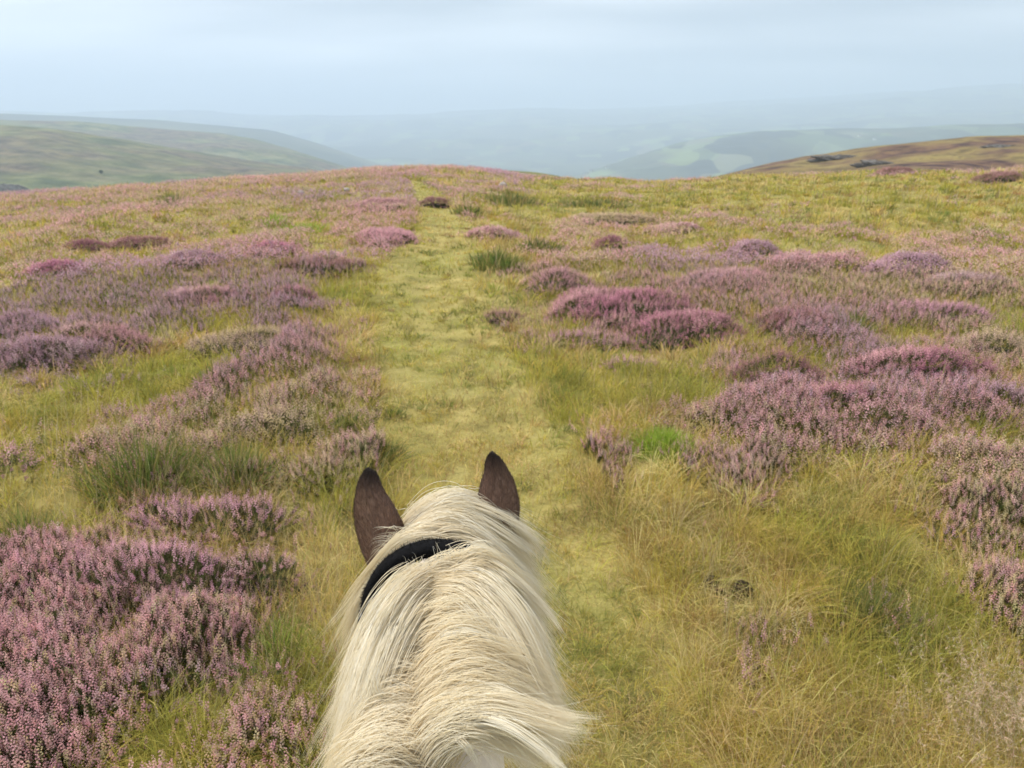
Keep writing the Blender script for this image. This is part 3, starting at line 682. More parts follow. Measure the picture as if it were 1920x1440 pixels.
# ------------------------------------------------------------------ the horse
HX0 = -0.100                                            # the horse's own centre line
HB = np.array([HX0, -0.45, 0.0]); HB[2] = float(terrain(HB[0], HB[1]))
horse = empty('horse', HB, 'cream maned cob with brown ears seen from its back, facing up the grassy path', 'horse')
def loft(secs, n=28, flat=None):
    """secs: rows (cx, cy, cz, rx, ry, tilt) : elliptical rings whose plane leans by tilt about X"""
    V, Fq = [], []
    th = np.linspace(0, 2 * math.pi, n, endpoint=False)
    for (cx, cy, cz, rx, ry, tl) in secs:
        c, s = math.cos(tl), math.sin(tl); X = rx * np.cos(th); Q = ry * np.sin(th)
        X = X * np.where(np.sin(th) > 0, 1 - .22 * np.sin(th) ** 2, 1)
        V.append(np.stack([cx + X, cy + Q * -s, cz + Q * c], 1))
    V = np.concatenate(V); m = len(secs)
    i, j = np.meshgrid(np.arange(m - 1), np.arange(n), indexing='ij'); j2 = (j + 1) % n
    f = np.stack([i * n + j, i * n + j2, (i + 1) * n + j2, (i + 1) * n + j], -1).reshape(-1, 4)
    c0 = len(V); V = np.concatenate([V, V[:n].mean(0)[None], V[(m - 1) * n:m * n].mean(0)[None]])
    jj = np.arange(n); j2 = (jj + 1) % n
    t = np.concatenate([np.stack([j2, jj, np.full(n, c0)], 1), np.stack([(m - 1) * n + jj, (m - 1) * n + j2, np.full(n, c0 + 1)], 1)])
    return V, f, t
def resample(S, k):
    S = np.array(S, float); t = np.linspace(0, len(S) - 1, k); i = np.clip(t.astype(int), 0, len(S) - 2); u = (t - i)[:, None]
    p0 = S[np.maximum(i - 1, 0)]; p1 = S[i]; p2 = S[i + 1]; p3 = S[np.minimum(i + 2, len(S) - 1)]
    return 0.5 * (2 * p1 + (p2 - p0) * u + (2 * p0 - 5 * p1 + 4 * p2 - p3) * u ** 2 + (3 * p1 - p0 - 3 * p2 + p3) * u ** 3)
CR = np.array([[-.2, 1.50], [.05, 1.54], [.3, 1.615], [.5, 1.68], [.7, 1.722], [.85, 1.738], [.97, 1.738], [1.04, 1.73], [1.1, 1.70]])
def crest(Y): return np.interp(Y, CR[:, 0], CR[:, 1])
def sec(y, top, bot, hw): return (0, y, (top + bot) / 2, hw, (top - bot) / 2, 0)
trunk = [sec(-1.50, 1.22, 1.02, .06), sec(-1.44, 1.38, .90, .20), sec(-1.3, 1.48, .82, .28), sec(-1.05, 1.53, .78, .32), sec(-.7, 1.48, .72, .34), sec(-.35, 1.47, .70, .34),
         sec(-.1, 1.52, .74, .31), sec(.08, 1.55, .80, .26), sec(.2, 1.58, .90, .21), sec(.3, 1.615, 1.0, .165), sec(.5, 1.68, 1.15, .118), sec(.7, 1.722, 1.28, .098),
         sec(.85, 1.738, 1.38, .088), sec(.97, 1.738, 1.45, .086), sec(1.06, 1.72, 1.50, .075), sec(1.10, 1.69, 1.54, .05)]
head = [(0, .96, 1.60, .075, .10, .6), (0, 1.05, 1.58, .10, .135, .75), (0, 1.13, 1.50, .107, .135, .85), (0, 1.20, 1.42, .095, .12, .9), (0, 1.28, 1.32, .075, .095, .92),
        (0, 1.35, 1.24, .062, .078, .95), (0, 1.40, 1.18, .062, .07, .95), (0, 1.435, 1.14, .045, .05, .95)]
parts_ = [loft(resample(trunk, 60)), loft(resample(head, 30))]
for sx_ in (-1, 1):
    parts_.append(loft(resample([(sx_ * .15, .02, 1.05, .10, .15, math.pi / 2), (sx_ * .155, .04, .85, .085, .11, math.pi / 2), (sx_ * .15, .05, .66, .062, .075, math.pi / 2), (sx_ * .148, .055, .48, .055, .058, math.pi / 2),
        (sx_ * .148, .05, .36, .038, .042, math.pi / 2), (sx_ * .148, .05, .22, .038, .044, math.pi / 2), (sx_ * .148, .07, .13, .052, .055, math.pi / 2), (sx_ * .148, .10, .05, .066, .07, math.pi / 2), (sx_ * .148, .11, .005, .074, .08, math.pi / 2)], 30), 16))
    parts_.append(loft(resample([(sx_ * .17, -1.2, 1.15, .13, .22, math.pi / 2), (sx_ * .175, -1.15, .92, .12, .17, math.pi / 2), (sx_ * .17, -1.17, .74, .075, .10, math.pi / 2), (sx_ * .165, -1.30, .56, .05, .065, math.pi / 2),
        (sx_ * .16, -1.33, .48, .05, .055, math.pi / 2), (sx_ * .16, -1.31, .34, .04, .045, math.pi / 2), (sx_ * .16, -1.29, .22, .04, .046, math.pi / 2), (sx_ * .16, -1.27, .13, .052, .055, math.pi / 2), (sx_ * .16, -1.23, .05, .066, .07, math.pi / 2), (sx_ * .16, -1.22, .005, .074, .08, math.pi / 2)], 30), 16))
V, Fq, Tq = [], [], []; b = 0
for v, f, t in parts_:
    V.append(v + [HX0, 0, HB[2]] - HB); Fq.append(f + b); Tq.append(t + b); b += len(v)
tmp = build('tmp_body', np.concatenate(V), [np.concatenate(Fq), np.concatenate(Tq)], None)
rm = tmp.modifiers.new('r', 'REMESH'); rm.mode = 'VOXEL'; rm.voxel_size = 0.009; rm.use_smooth_shade = True
sm_ = tmp.modifiers.new('s', 'SMOOTH'); sm_.iterations = 6; sm_.factor = .5
dg = bpy.context.evaluated_depsgraph_get(); em = tmp.evaluated_get(dg).to_mesh()
bv = np.empty(len(em.vertices) * 3, np.float32); em.vertices.foreach_get('co', bv); bv = bv.reshape(-1, 3).astype(float)
bf = np.array([list(p.vertices) for p in em.polygons if len(p.vertices) == 4]); tmp.to_mesh_clear() if hasattr(tmp, 'to_mesh_clear') else None
bpy.data.objects.remove(tmp)
W_ = bv + HB                                            # world place of each body point
brown = sm(1.02, 1.06, W_[:, 1] + .03 * (fbm(W_[:, 0] * 30, W_[:, 2] * 30, 4, 3) - .5)) * sm(.60, 1.2, W_[:, 2])
patch = sm(.50, .54, fbm(W_[:, 1] * 1.7 + 3, W_[:, 2] * 1.7 + (W_[:, 0] > HX0) * 7, 15, 3)) * sm(-.05, -.25, W_[:, 1]) * sm(.7, .9, W_[:, 2])
k = np.maximum(brown, patch)[:, None]
bc = np.array([.72, .62, .54]) * (1 - k) + np.array([.11, .055, .035]) * k
hoof = sm(.09, .05, W_[:, 2])[:, None]; bc = bc * (1 - hoof) + np.array([.06, .05, .04]) * hoof
bc *= (1 + .05 * rng.standard_normal((len(bc), 1)))

def ear(rows, Y0, Y1):
    """rows (py, left px, right px) from tip to base; a cupped shell, hollow side forward"""
    R = resample(rows, 34); t = np.linspace(1, 0, 34); n = 15
    Ys = Y0 + (Y1 - Y0) * t; Lp = at_y(R[:, 1], R[:, 0], Ys); Rp = at_y(R[:, 2], R[:, 0], Ys)
    C = (Lp + Rp) / 2; w = np.linalg.norm(Rp - Lp, axis=1) / 2 * 1.05; phi = np.linspace(-1.45, 1.45, n)
    def surf(wk, dy):
        X = C[:, None, 0] + wk[:, None] * np.sin(phi)[None]
        Y = C[:, None, 1] + dy + wk[:, None] * .95 * (1 - np.cos(phi))[None]
        Z = C[:, None, 2] + 0 * X - .25 * wk[:, None] * (1 - np.cos(phi))[None]
        return np.stack([X, Y, Z], -1)
    A = surf(w, 0); B = surf(np.maximum(w - .0045, w * .45), .005); m = len(R)
    V = np.concatenate([A.reshape(-1, 3), B.reshape(-1, 3)]); o = m * n
    i, j = np.meshgrid(np.arange(m - 1), np.arange(n - 1), indexing='ij')
    f1 = np.stack([i * n + j, (i + 1) * n + j, (i + 1) * n + j + 1, i * n + j + 1], -1).reshape(-1, 4)
    f2 = f1[:, ::-1] + o; ii = np.arange(m - 1)
    e1 = np.stack([ii * n, o + ii * n, o + (ii + 1) * n, (ii + 1) * n], -1)
    e2 = np.stack([ii * n + n - 1, (ii + 1) * n + n - 1, o + (ii + 1) * n + n - 1, o + ii * n + n - 1], -1)
    jj = np.arange(n - 1); e3 = np.stack([jj, jj + 1, o + jj + 1, o + jj], -1)
    tt = np.repeat(np.tile(t[:, None], (1, n)).ravel()[None], 2, 0).ravel(); edge = np.abs(np.tile(phi[None], (m, 1)).ravel()) / 1.45; edge = np.concatenate([edge, edge])
    inner = np.concatenate([np.zeros(o), np.ones(o)])
    base = np.array([.22, .135, .10]); dark = np.array([.026, .020, .022])
    k = np.clip(sm(.62, .98, tt) + .65 * sm(.6, 1.0, edge), 0, .95)[:, None]
    c = base * (1 - k) + dark * k; c = c * (1 + .10 * rng.standard_normal((len(c), 1))); c = np.where(inner[:, None] > 0, c * .8 + .03, c)
    return V, np.concatenate([f1, f2, e1, e2, e3]), c, A, t
EL = [(885, 684, 697), (889, 680, 702), (903, 672, 708), (920, 666, 714), (950, 660, 730), (973, 659, 741), (996, 661, 750), (1018, 666, 755), (1040, 673, 756), (1062, 684, 752), (1085, 698, 745), (1105, 708, 742)]
ER = [(855, 918, 929), (859, 915, 934), (870, 911, 943), (886, 909, 952), (907, 903, 962), (929, 898, 968), (951, 894, 972), (972, 893, 972), (995, 896, 970), (1020, 904, 964), (1040, 912, 956)]
e1 = ear(EL, .985, 1.02); e2 = ear(ER, 1.0, 1.03)
BV = np.concatenate([bv, e1[0] - HB, e2[0] - HB]); BC = np.clip(np.concatenate([bc, e1[2], e2[2]]), .01, .9)
BF = [bf, e1[1] + len(bv), e2[1] + len(bv) + len(e1[0])]
M_coat = mat('horse coat', 0.65, True, spec=0.25)
ntc = M_coat.node_tree; nn = ntc.nodes.new('ShaderNodeTexNoise'); nn.inputs['Scale'].default_value = 420; nn.inputs['Detail'].default_value = 3
tcc = ntc.nodes.new('ShaderNodeTexCoord'); mpp = ntc.nodes.new('ShaderNodeMapping'); mpp.inputs['Scale'].default_value = (1, .25, .15)
bpp = ntc.nodes.new('ShaderNodeBump'); bpp.inputs['Strength'].default_value = .7; bpp.inputs['Distance'].default_value = .0012
ntc.links.new(tcc.outputs['Object'], mpp.inputs[0]); ntc.links.new(mpp.outputs[0], nn.inputs['Vector']); ntc.links.new(nn.outputs['Fac'], bpp.inputs['Height']); ntc.links.new(bpp.outputs[0], ntc.nodes['Principled BSDF'].inputs['Normal'])
build('body', BV, BF, M_coat, BC, horse, smooth=True)
for s_ in (-1, 1):                                      # eyes
    th, ph = np.meshgrid(np.linspace(0, math.pi, 12), np.linspace(0, 2 * math.pi, 20, endpoint=False), indexing='ij')
    v = np.stack([np.sin(th) * np.cos(ph), np.sin(th) * np.sin(ph), np.cos(th)], -1).reshape(-1, 3) * .021 + np.array([HX0 + s_ * .092, 1.165, 1.52]) - HB
    i, j = np.meshgrid(np.arange(11), np.arange(20), indexing='ij'); j2 = (j + 1) % 20
    build('eye', v, [np.stack([i * 20 + j, (i + 1) * 20 + j, (i + 1) * 20 + j2, i * 20 + j2], -1).reshape(-1, 4)], mat('eye', .08, base=(.01, .006, .004), spec=.6), None, horse, smooth=True)

# ---- hair strands as thin three-sided tubes
def tubes(P, rad, col):
    """P (n,m,3), rad (n,), col (n,3) or (n,m,3)"""
    n, m, _ = P.shape; T = np.gradient(P, axis=1); T /= np.linalg.norm(T, axis=2, keepdims=True) + 1e-9
    ref = np.array([.3, .9, .35]); A = np.cross(T, ref); A /= np.linalg.norm(A, axis=2, keepdims=True) + 1e-9; B = np.cross(T, A)
    s = np.linspace(0, 1, m); pr = (np.clip((1 - s) / .45, .12, 1))[None, :, None] * np.asarray(rad)[:, None, None]
    R = [P + pr * (math.cos(a) * A + math.sin(a) * B) for a in (0, 2.094, 4.189)]
    V = np.stack(R, 2).reshape(-1, 3)
    b = (np.arange(n) * m * 3)[:, None, None] + (np.arange(m - 1) * 3)[None, :, None]; k = np.array([0, 1, 2])[None, None]; k2 = np.array([1, 2, 0])[None, None]
    f = np.stack([b + k, b + k2, b + k2 + 3, b + k + 3], -1).reshape(-1, 4)
    if col.ndim == 2: col = np.repeat(col, m * 3, 0)
    else: col = np.repeat(col.reshape(-1, 3), 3, 0)
    return V, f, col
def cropc(p): p = np.array(p, float); return 580 + p[:, 0] / 2.3224, 820 + p[:, 1] / 2.3224
def guide(pts, Y0=None, drift=0.0, lift=0.0, m=22, near=0.0):
    px, py = cropc(pts); P = resample(np.stack([px, py], 1), m); s = np.linspace(0, 1, m)
    if Y0 is None:                                      # start on the crest
        Y0 = .8
        for _ in range(25):
            z = at_y(P[:1, 0], P[:1, 1], Y0)[0, 2]; d = ray(P[:1, 0], P[:1, 1])[0]
            Y0 = .5 * Y0 + .5 * (CAM[2] - crest(Y0) - .006) / (-d[2] / d[1])
    Ys = Y0 + drift * s + lift * np.sin(s * math.pi)
    Q = at_y(P[:, 0], P[:, 1], Ys)
    return CAM + (Q - CAM) * (1 - near * np.sin(np.clip(s * 2.6 + .1, 0, 1) * math.pi / 2))[:, None]
def lockset(G, nl, per, rr0=.006, rr1=.003, thick=.014, wave=.004, stray=.12, lmin=.8, bright=0.0, rad=.00033, seed=0, cross=.55, lat=.0065):
    g = np.random.default_rng(seed); G = np.array(G); g_n, m, _ = G.shape
    s = np.linspace(0, 1, m)
    u = g.uniform(0, g_n - 1.001, nl) if g_n > 1 else np.zeros(nl)
    U = np.clip(u[:, None] + cross * g.standard_normal((nl, 1)) * s[None] ** 1.3, 0, max(0, g_n - 1.001)); i = U.astype(int); f = (U - i)[..., None]; mm = np.arange(m)[None] + 0 * i
    C = G[i, mm] * (1 - f) + G[np.minimum(i + 1, g_n - 1), mm] * f
    s = np.linspace(0, 1, m); TH = np.array([0, -.55, .83]); th = g.random(nl)
    C = C + th[:, None, None] * thick * TH * np.sin(np.clip(s * 1.3, 0, 1) * math.pi * .85)[None, :, None]
    w = (s[None, :, None] ** 1.3) * (wave * 2.0 * g.standard_normal((nl, 1, 3)) * s[None, :, None] + wave * np.sin(s[None, :, None] * g.uniform(3, 9, (nl, 1, 1)) + g.uniform(0, 6, (nl, 1, 3))))
    C = C + w + g.standard_normal((nl, 1, 3)) * lat
    k = np.repeat(np.arange(nl), per); n = len(k)
    q = g.standard_normal((n, 1, 3)) * (rr0 * (1 - s) + rr1 * s)[None, :, None]
    q = q + g.standard_normal((n, 1, 3)) * (s ** 2)[None, :, None] * rr1 * 1.2
    st = g.random(n) < stray
    q = np.where(st[:, None, None], q + g.standard_normal((n, 1, 3)) * .014 * (s ** 1.5)[None, :, None] + .004 * np.sin(s[None, :, None] * g.uniform(4, 14, (n, 1, 1)) + g.uniform(0, 6, (n, 1, 3))) * (s)[None, :, None], q)
    P = C[k] + q
    # shorten
    L_ = g.uniform(lmin, 1.0, n) * g.uniform(.82, 1.0, nl)[k]; ss = s[None, :] * L_[:, None] * (m - 1); ii = np.clip(ss.astype(int), 0, m - 2); ff = (ss - ii)[..., None]
    P = np.take_along_axis(P, ii[..., None].repeat(3, 2), 1) * (1 - ff) + np.take_along_axis(P, (ii + 1)[..., None].repeat(3, 2), 1) * ff
    a = np.array([.97, .91, .76]); b = np.array([.95, .85, .64]); c = np.array([.99, .97, .91])
    x = np.clip(g.random(nl)[k] * .8 + .5 * g.random(n) - .15 - bright, 0, 1)[:, None]; y = np.clip(g.random(n) - .55 + bright, 0, 1)[:, None]
    cc = (a * (1 - .65 * x) + b * .65 * x) * (1 - y) + c * y
    rootk = np.clip(1 - s / .35, 0, 1)[None, :, None] * .15
    cc = cc[:, None, :] * (1 - rootk) + np.array([.80, .66, .45]) * rootk
    return P - HB, rad * g.uniform(.7, 1.25, n), cc
GR = [[(610, 630), (660, 585), (725, 540), (805, 562), (910, 640), (1020, 760), (1110, 885)],
      [(575, 625), (655, 580), (780, 595), (890, 690), (975, 830), (1035, 950), (1075, 1060)],
      [(560, 640), (650, 630), (770, 675), (880, 790), (960, 920), (1050, 1040), (1130, 1150)],
      [(552, 720), (640, 695), (750, 750), (850, 860), (930, 990), (1000, 1120), (1075, 1240)],
      [(540, 850), (600, 790), (700, 775), (820, 825), (920, 930), (1010, 1060), (1090, 1190)],
      [(528, 960), (600, 880), (700, 862), (820, 905), (930, 1000), (1030, 1120), (1110, 1250)],
      [(522, 1060), (600, 970), (700, 945), (820, 975), (940, 1060), (1050, 1180), (1140, 1310)],
      [(520, 1150), (600, 1050), (700, 1015), (830, 1038), (960, 1120), (1080, 1240), (1180, 1365)],
      [(525, 1240), (600, 1135), (700, 1085), (820, 1095), (960, 1160), (1080, 1270), (1160, 1400)],
      [(520, 1330), (590, 1220), (680, 1168), (800, 1165), (930, 1215), (1040, 1305), (1130, 1430)],
      [(505, 1420), (575, 1300), (660, 1235), (770, 1228), (880, 1275), (990, 1360), (1085, 1450)],
      [(495, 1500), (565, 1350), (650, 1275), (750, 1255), (855, 1295), (940, 1390), (1000, 1500)]]
GL = [[(500, 622), (432, 662), (352, 750), (280, 868), (208, 980), (150, 1110), (98, 1250), (58, 1410)],
      [(505, 660), (436, 695), (366, 775), (304, 880), (238, 1000), (185, 1140), (135, 1290), (85, 1450)],
      [(498, 760), (440, 778), (380, 840), (325, 930), (275, 1050), (215, 1190), (165, 1330), (110, 1480)],
      [(502, 900), (440, 905), (370, 955), (308, 1050), (255, 1160), (200, 1290), (150, 1450), (110, 1600)],
      [(503, 1010), (430, 1005), (350, 1055), (288, 1150), (228, 1260), (175, 1380), (130, 1510), (90, 1640)],
      [(498, 1120), (420, 1105), (340, 1145), (268, 1230), (205, 1330), (155, 1450), (110, 1580), (70, 1700)],
      [(492, 1230), (410, 1195), (320, 1225), (240, 1310), (178, 1400), (130, 1520), (90, 1650), (50, 1780)],
      [(485, 1340), (400, 1285), (300, 1305), (210, 1380), (150, 1470), (100, 1580), (60, 1700), (30, 1820)],
      [(478, 1450), (390, 1375), (290, 1385), (200, 1450), (130, 1540), (80, 1650), (40, 1780), (10, 1900)],
      [(470, 1560), (380, 1470), (280, 1470), (180, 1540), (110, 1640), (60, 1760), (20, 1880), (0, 2000)]]
def slim(p, k): return [(510 + (x - 510) * (1 - k * min(1, abs(x - 510) / 400)), y) for x, y in p]
GRw = [guide(slim(p, .12 - .07 * q / 11), drift=-.02) for q, p in enumerate(GR)]; GLw = [guide(slim(p, .11), drift=-.02) for p in GL]
GRo = [guide(slim(p, .03), drift=-.02) for p in GR]; GLo = [guide(slim(p, .02), drift=-.02) for p in GL]
mane = [lockset(GRw[:11], 260, 52, thick=.008, rr0=.010, rr1=.007, wave=.0015, stray=.06, lmin=.7, cross=.25, seed=1), lockset(GLw, 240, 50, thick=.008, rr0=.010, rr1=.007, wave=.0015, stray=.06, lmin=.7, cross=.25, seed=2),
        lockset(GRo, 46, 9, thick=.012, rr0=.004, rr1=.003, wave=.008, stray=.2, lmin=.8, bright=.3, seed=71), lockset(GLo, 40, 9, thick=.012, rr0=.004, rr1=.003, wave=.008, stray=.2, bright=.3, seed=72),
        lockset(GRw[:11], 80, 40, thick=.011, rr0=.007, rr1=.002, wave=.007, stray=.05, lmin=.8, bright=.2, seed=61), lockset(GLw, 70, 40, thick=.011, rr0=.007, rr1=.002, wave=.006, stray=.05, bright=.2, seed=62),
        lockset(GRw[:3], 60, 40, bright=.35, thick=.008, rr1=.0018, wave=.009, stray=.08, seed=3), lockset(GLw[:3], 70, 36, bright=.35, thick=.012, rr1=.002, wave=.008, stray=.08, seed=4),
        lockset(GRw[8:], 110, 34, bright=.3, thick=.018, seed=5), lockset(GRw[4:9], 60, 24, bright=.2, thick=.022, wave=.010, lmin=.6, seed=6)]
fl_ = [guide([(540, 1330), (620, 1225), (740, 1168), (880, 1178), (1020, 1212), (1150, 1232), (1262, 1240)], near=.035, drift=-.06),
       guide([(545, 1340), (630, 1240), (745, 1180), (880, 1190), (1010, 1222), (1120, 1245), (1230, 1250)], near=.035, drift=-.06)]
mane.append(lockset(fl_, 12, 70, lmin=.75, rr0=.006, rr1=.0012, thick=.006, wave=.002, stray=.06, bright=.3, seed=7))
mane.append(lockset(GRw[:7], 26, 60, thick=.026, rr0=.004, rr1=.0014, wave=.003, stray=.04, bright=.6, cross=.5, seed=81)); mane.append(lockset(GLw[:6], 26, 60, thick=.026, rr0=.004, rr1=.0014, wave=.003, stray=.04, bright=.6, cross=.5, seed=82))
LRt = [[(610, 640), (750, 640), (870, 750), (960, 900), (1020, 1060), (1062, 1200), (1090, 1300)], [(590, 680), (720, 690), (830, 800), (920, 950), (985, 1100), (1035, 1240), (1065, 1360)], [(570, 760), (690, 760), (790, 870), (870, 1010), (935, 1150), (985, 1280), (1020, 1400)]]
LLt = [[(495, 640), (410, 690), (322, 800), (255, 940), (198, 1090), (146, 1250), (100, 1440)], [(500, 690), (430, 750), (358, 860), (295, 1000), (240, 1150), (190, 1300), (146, 1450)], [(500, 780), (450, 850), (397, 960), (345, 1100), (296, 1240), (250, 1370), (212, 1480)]]
mane.append(lockset([guide(p, near=.03, drift=-.22) for p in LRt], 70, 44, thick=.012, rr0=.0045, rr1=.0018, wave=.003, stray=.07, bright=.35, cross=.35, lmin=.6, seed=91))
mane.append(lockset([guide(p, near=.028, drift=-.21) for p in LLt], 105, 44, thick=.012, rr0=.008, rr1=.0018, wave=.003, stray=.07, bright=.35, cross=.3, lmin=.65, seed=92))
for q, (pts, cnt, Yq) in enumerate([([(690, 525), (810, 560), (930, 650), (1030, 760), (1085, 840), (1118, 895)], 46, .88), ([(650, 560), (790, 590), (910, 700), (1000, 830), (1050, 950), (1100, 1010)], 40, .87), ([(700, 690), (820, 760), (940, 880), (1040, 1010), (1100, 1090), (1134, 1160)], 44, .82),
        ([(620, 560), (760, 590), (880, 680), (960, 800), (1010, 930), (1040, 1010)], 44, .87), ([(640, 1240), (760, 1225), (880, 1265), (1000, 1350), (1100, 1425), (1180, 1470)], 60, .60), ([(620, 1160), (740, 1090), (880, 1110), (1000, 1180), (1110, 1290), (1200, 1370)], 44, .66),
        ([(440, 640), (340, 730), (265, 850), (205, 990), (150, 1120), (110, 1230)], 44, .86), ([(470, 700), (380, 800), (310, 930), (250, 1080), (190, 1220), (130, 1400)], 40, .83), ([(400, 1100), (310, 1180), (230, 1300), (160, 1420), (110, 1520)], 44, .70)]):
    mane.append(lockset([guide(pts, Y0=Yq, near=.04, drift=-.11)], 1, int(cnt * 1.3), rr0=.0035, rr1=.0016, thick=.0, wave=.002, stray=.06, bright=.55, lmin=.7, rad=.00034, lat=.001, seed=120 + q))
for q, (pts, cnt, Yq) in enumerate([([(620, 290), (740, 305), (860, 350), (970, 410), (1040, 465), (1066, 505)], 34, 1.04), ([(600, 330), (730, 345), (850, 410), (950, 480), (1020, 540), (1060, 590)], 34, 1.03), ([(560, 385), (700, 385), (830, 470), (930, 570), (1010, 670), (1065, 735)], 40, 1.0), ([(560, 430), (700, 440), (830, 530), (930, 650), (1010, 770), (1095, 880)], 40, .98)]):
    mane.append(lockset([guide(pts, Y0=Yq, near=.03, drift=-.07)], 1, cnt, rr0=.0035, rr1=.0018, thick=.0, wave=.002, stray=.1, bright=.55, lmin=.7, rad=.00034, lat=.001, seed=140 + q))
for q, (pts, cnt) in enumerate([([(560, 640), (610, 700), (670, 800), (720, 890), (765, 960)], 16), ([(452, 730), (450, 830), (470, 900), (440, 990), (390, 1080), (350, 1150)], 20), ([(485, 750), (495, 850), (470, 950), (410, 1060), (355, 1145)], 22),
        ([(455, 735), (425, 860), (400, 1000), (370, 1100)], 10), ([(330, 880), (285, 980), (280, 1070), (315, 1125), (380, 1160), (440, 1190), (480, 1250)], 46), ([(640, 1310), (680, 1350), (715, 1400), (745, 1450)], 30),
        ([(760, 740), (850, 830), (905, 930), (940, 1050), (955, 1130)], 22), ([(810, 760), (890, 860), (925, 960), (960, 1060)], 14), ([(700, 690), (800, 730), (950, 850), (1050, 970), (1105, 1080), (1132, 1150)], 36),
        ([(900, 640), (980, 740), (1050, 810), (1120, 890)], 26), ([(560, 600), (640, 590), (760, 640), (870, 760), (930, 860)], 30)]):
    Yc = {0: .84, 1: .77, 2: .76, 3: .77, 4: .66, 5: .56, 6: .78, 7: .78, 8: .84, 9: .86, 10: .88}[q]
    mane.append(lockset([guide(pts, Y0=Yc, near=.03)], 1, max(3, cnt // 3), rr0=.0030, rr1=.0014, thick=.0, wave=.001, stray=.05, bright=.6, rad=.00036, lat=.001, seed=20 + q))
# short fine hairs standing over the bridle
g = np.random.default_rng(5)
for q in range(85):
    x0 = g.uniform(430, 700); y0 = 655 - .12 * (x0 - 430) * (x0 < 560) - 40 * (x0 > 560) + g.uniform(-20, 20); dx = g.uniform(-70, 90); dy = g.uniform(-150, -60); b_ = g.uniform(-60, 60)
    pts = [(x0, y0), (x0 + dx * .3 + b_ * .5, y0 + dy * .6), (x0 + dx * .7 + b_, y0 + dy), (x0 + dx + b_ * .6, y0 + dy * g.uniform(.4, 1.1))]
    mane.append(lockset([guide(pts, Y0=.845)], 1, 1, rr0=0, rr1=0, thick=0, wave=.0, stray=0, bright=.7, rad=.00022, lat=0, seed=100 + q))
P_ = np.concatenate([m_[0] for m_ in mane]); R2 = np.concatenate([m_[1] for m_ in mane]); C2 = np.concatenate([m_[2] for m_ in mane])
V, f, c = tubes(P_, R2, C2); build('mane', V, [f], M_hair, c, horse, smooth=True)
print('mane', P_.shape, round(time.time() - T0, 1))
# forelock and bridle-path hair
GT = [([(450, 372), (520, 312), (620, 283), (720, 298), (850, 340), (960, 400), (1058, 485)], 1.05), ([(465, 395), (560, 325), (680, 312), (800, 350), (920, 425), (1010, 520), (1065, 620)], 1.04),
      ([(470, 430), (570, 360), (690, 360), (810, 425), (920, 525), (1015, 640), (1075, 730)], 1.02), ([(470, 460), (585, 400), (710, 415), (820, 500), (925, 620), (1015, 745), (1110, 890)], .99),
      ([(500, 455), (600, 425), (720, 448), (820, 518), (910, 635), (985, 760), (1050, 900)], .965)]
GK = [([(600, 475), (520, 462), (430, 505), (350, 590), (268, 695), (190, 820), (120, 945)], .95), ([(590, 460), (490, 450), (400, 505), (320, 600), (240, 720), (165, 850), (85, 1040)], .96),
      ([(580, 440), (480, 435), (395, 490), (310, 585), (225, 700), (150, 830), (100, 940)], .97)]
gt = [guide(slim(p, .14), Y0=y, drift=-.02) for p, y in GT]; gk = [guide(slim(p, .07), Y0=y, drift=-.02) for p, y in GK]; gto = [guide(slim(p, .0), Y0=y, drift=-.02) for p, y in GT]
fore = [lockset(gt, 150, 52, thick=.014, wave=.009, seed=11, bright=.1, lmin=.75, rr0=.005, rr1=.002, stray=.08), lockset(gk, 80, 42, thick=.007, wave=.006, seed=12, bright=.15, lmin=.65, rr0=.004, rr1=.002, stray=.08), lockset(gto, 40, 10, thick=.012, rr0=.004, rr1=.003, wave=.008, stray=.2, bright=.3, seed=73), lockset(gt[1:4], 50, 20, thick=.03, wave=.015, seed=13, bright=.5, lmin=.7, rr1=.006)]
for q in range(60):                                     # wisps over the left ear and curls above the tuft
    if q < 42:
        x0, y0 = g.uniform(380, 470), g.uniform(400, 560); dx = -g.uniform(60, 170); pts = [(x0, y0), (x0 + dx * .4, y0 - g.uniform(-15, 40)), (x0 + dx * .8, y0 + g.uniform(-30, 40)), (x0 + dx, y0 + g.uniform(0, 70))]
    else:
        x0, y0 = g.uniform(430, 620), 350 - g.uniform(0, 50); r_ = g.uniform(8, 26); a0 = g.uniform(0, 6); pts = [(x0 + 20, y0 + 30)] + [(x0 + r_ * math.cos(a0 + t) - r_, y0 - r_ + r_ * math.sin(a0 + t)) for t in (0, 1.2, 2.4, 3.6)]
    fore.append(lockset([guide(pts, Y0=.955 if q < 42 else 1.03)], 1, 2, rr0=.001, rr1=.002, thick=0, wave=.0, stray=0, bright=.5, rad=.00022, lat=0, seed=300 + q))
P_ = np.concatenate([m_[0] for m_ in fore]); R2 = np.concatenate([m_[1] for m_ in fore]); C2 = np.concatenate([m_[2] for m_ in fore])
V, f, c = tubes(P_, R2, C2); build('forelock', V, [f], M_hair, c, horse, smooth=True)
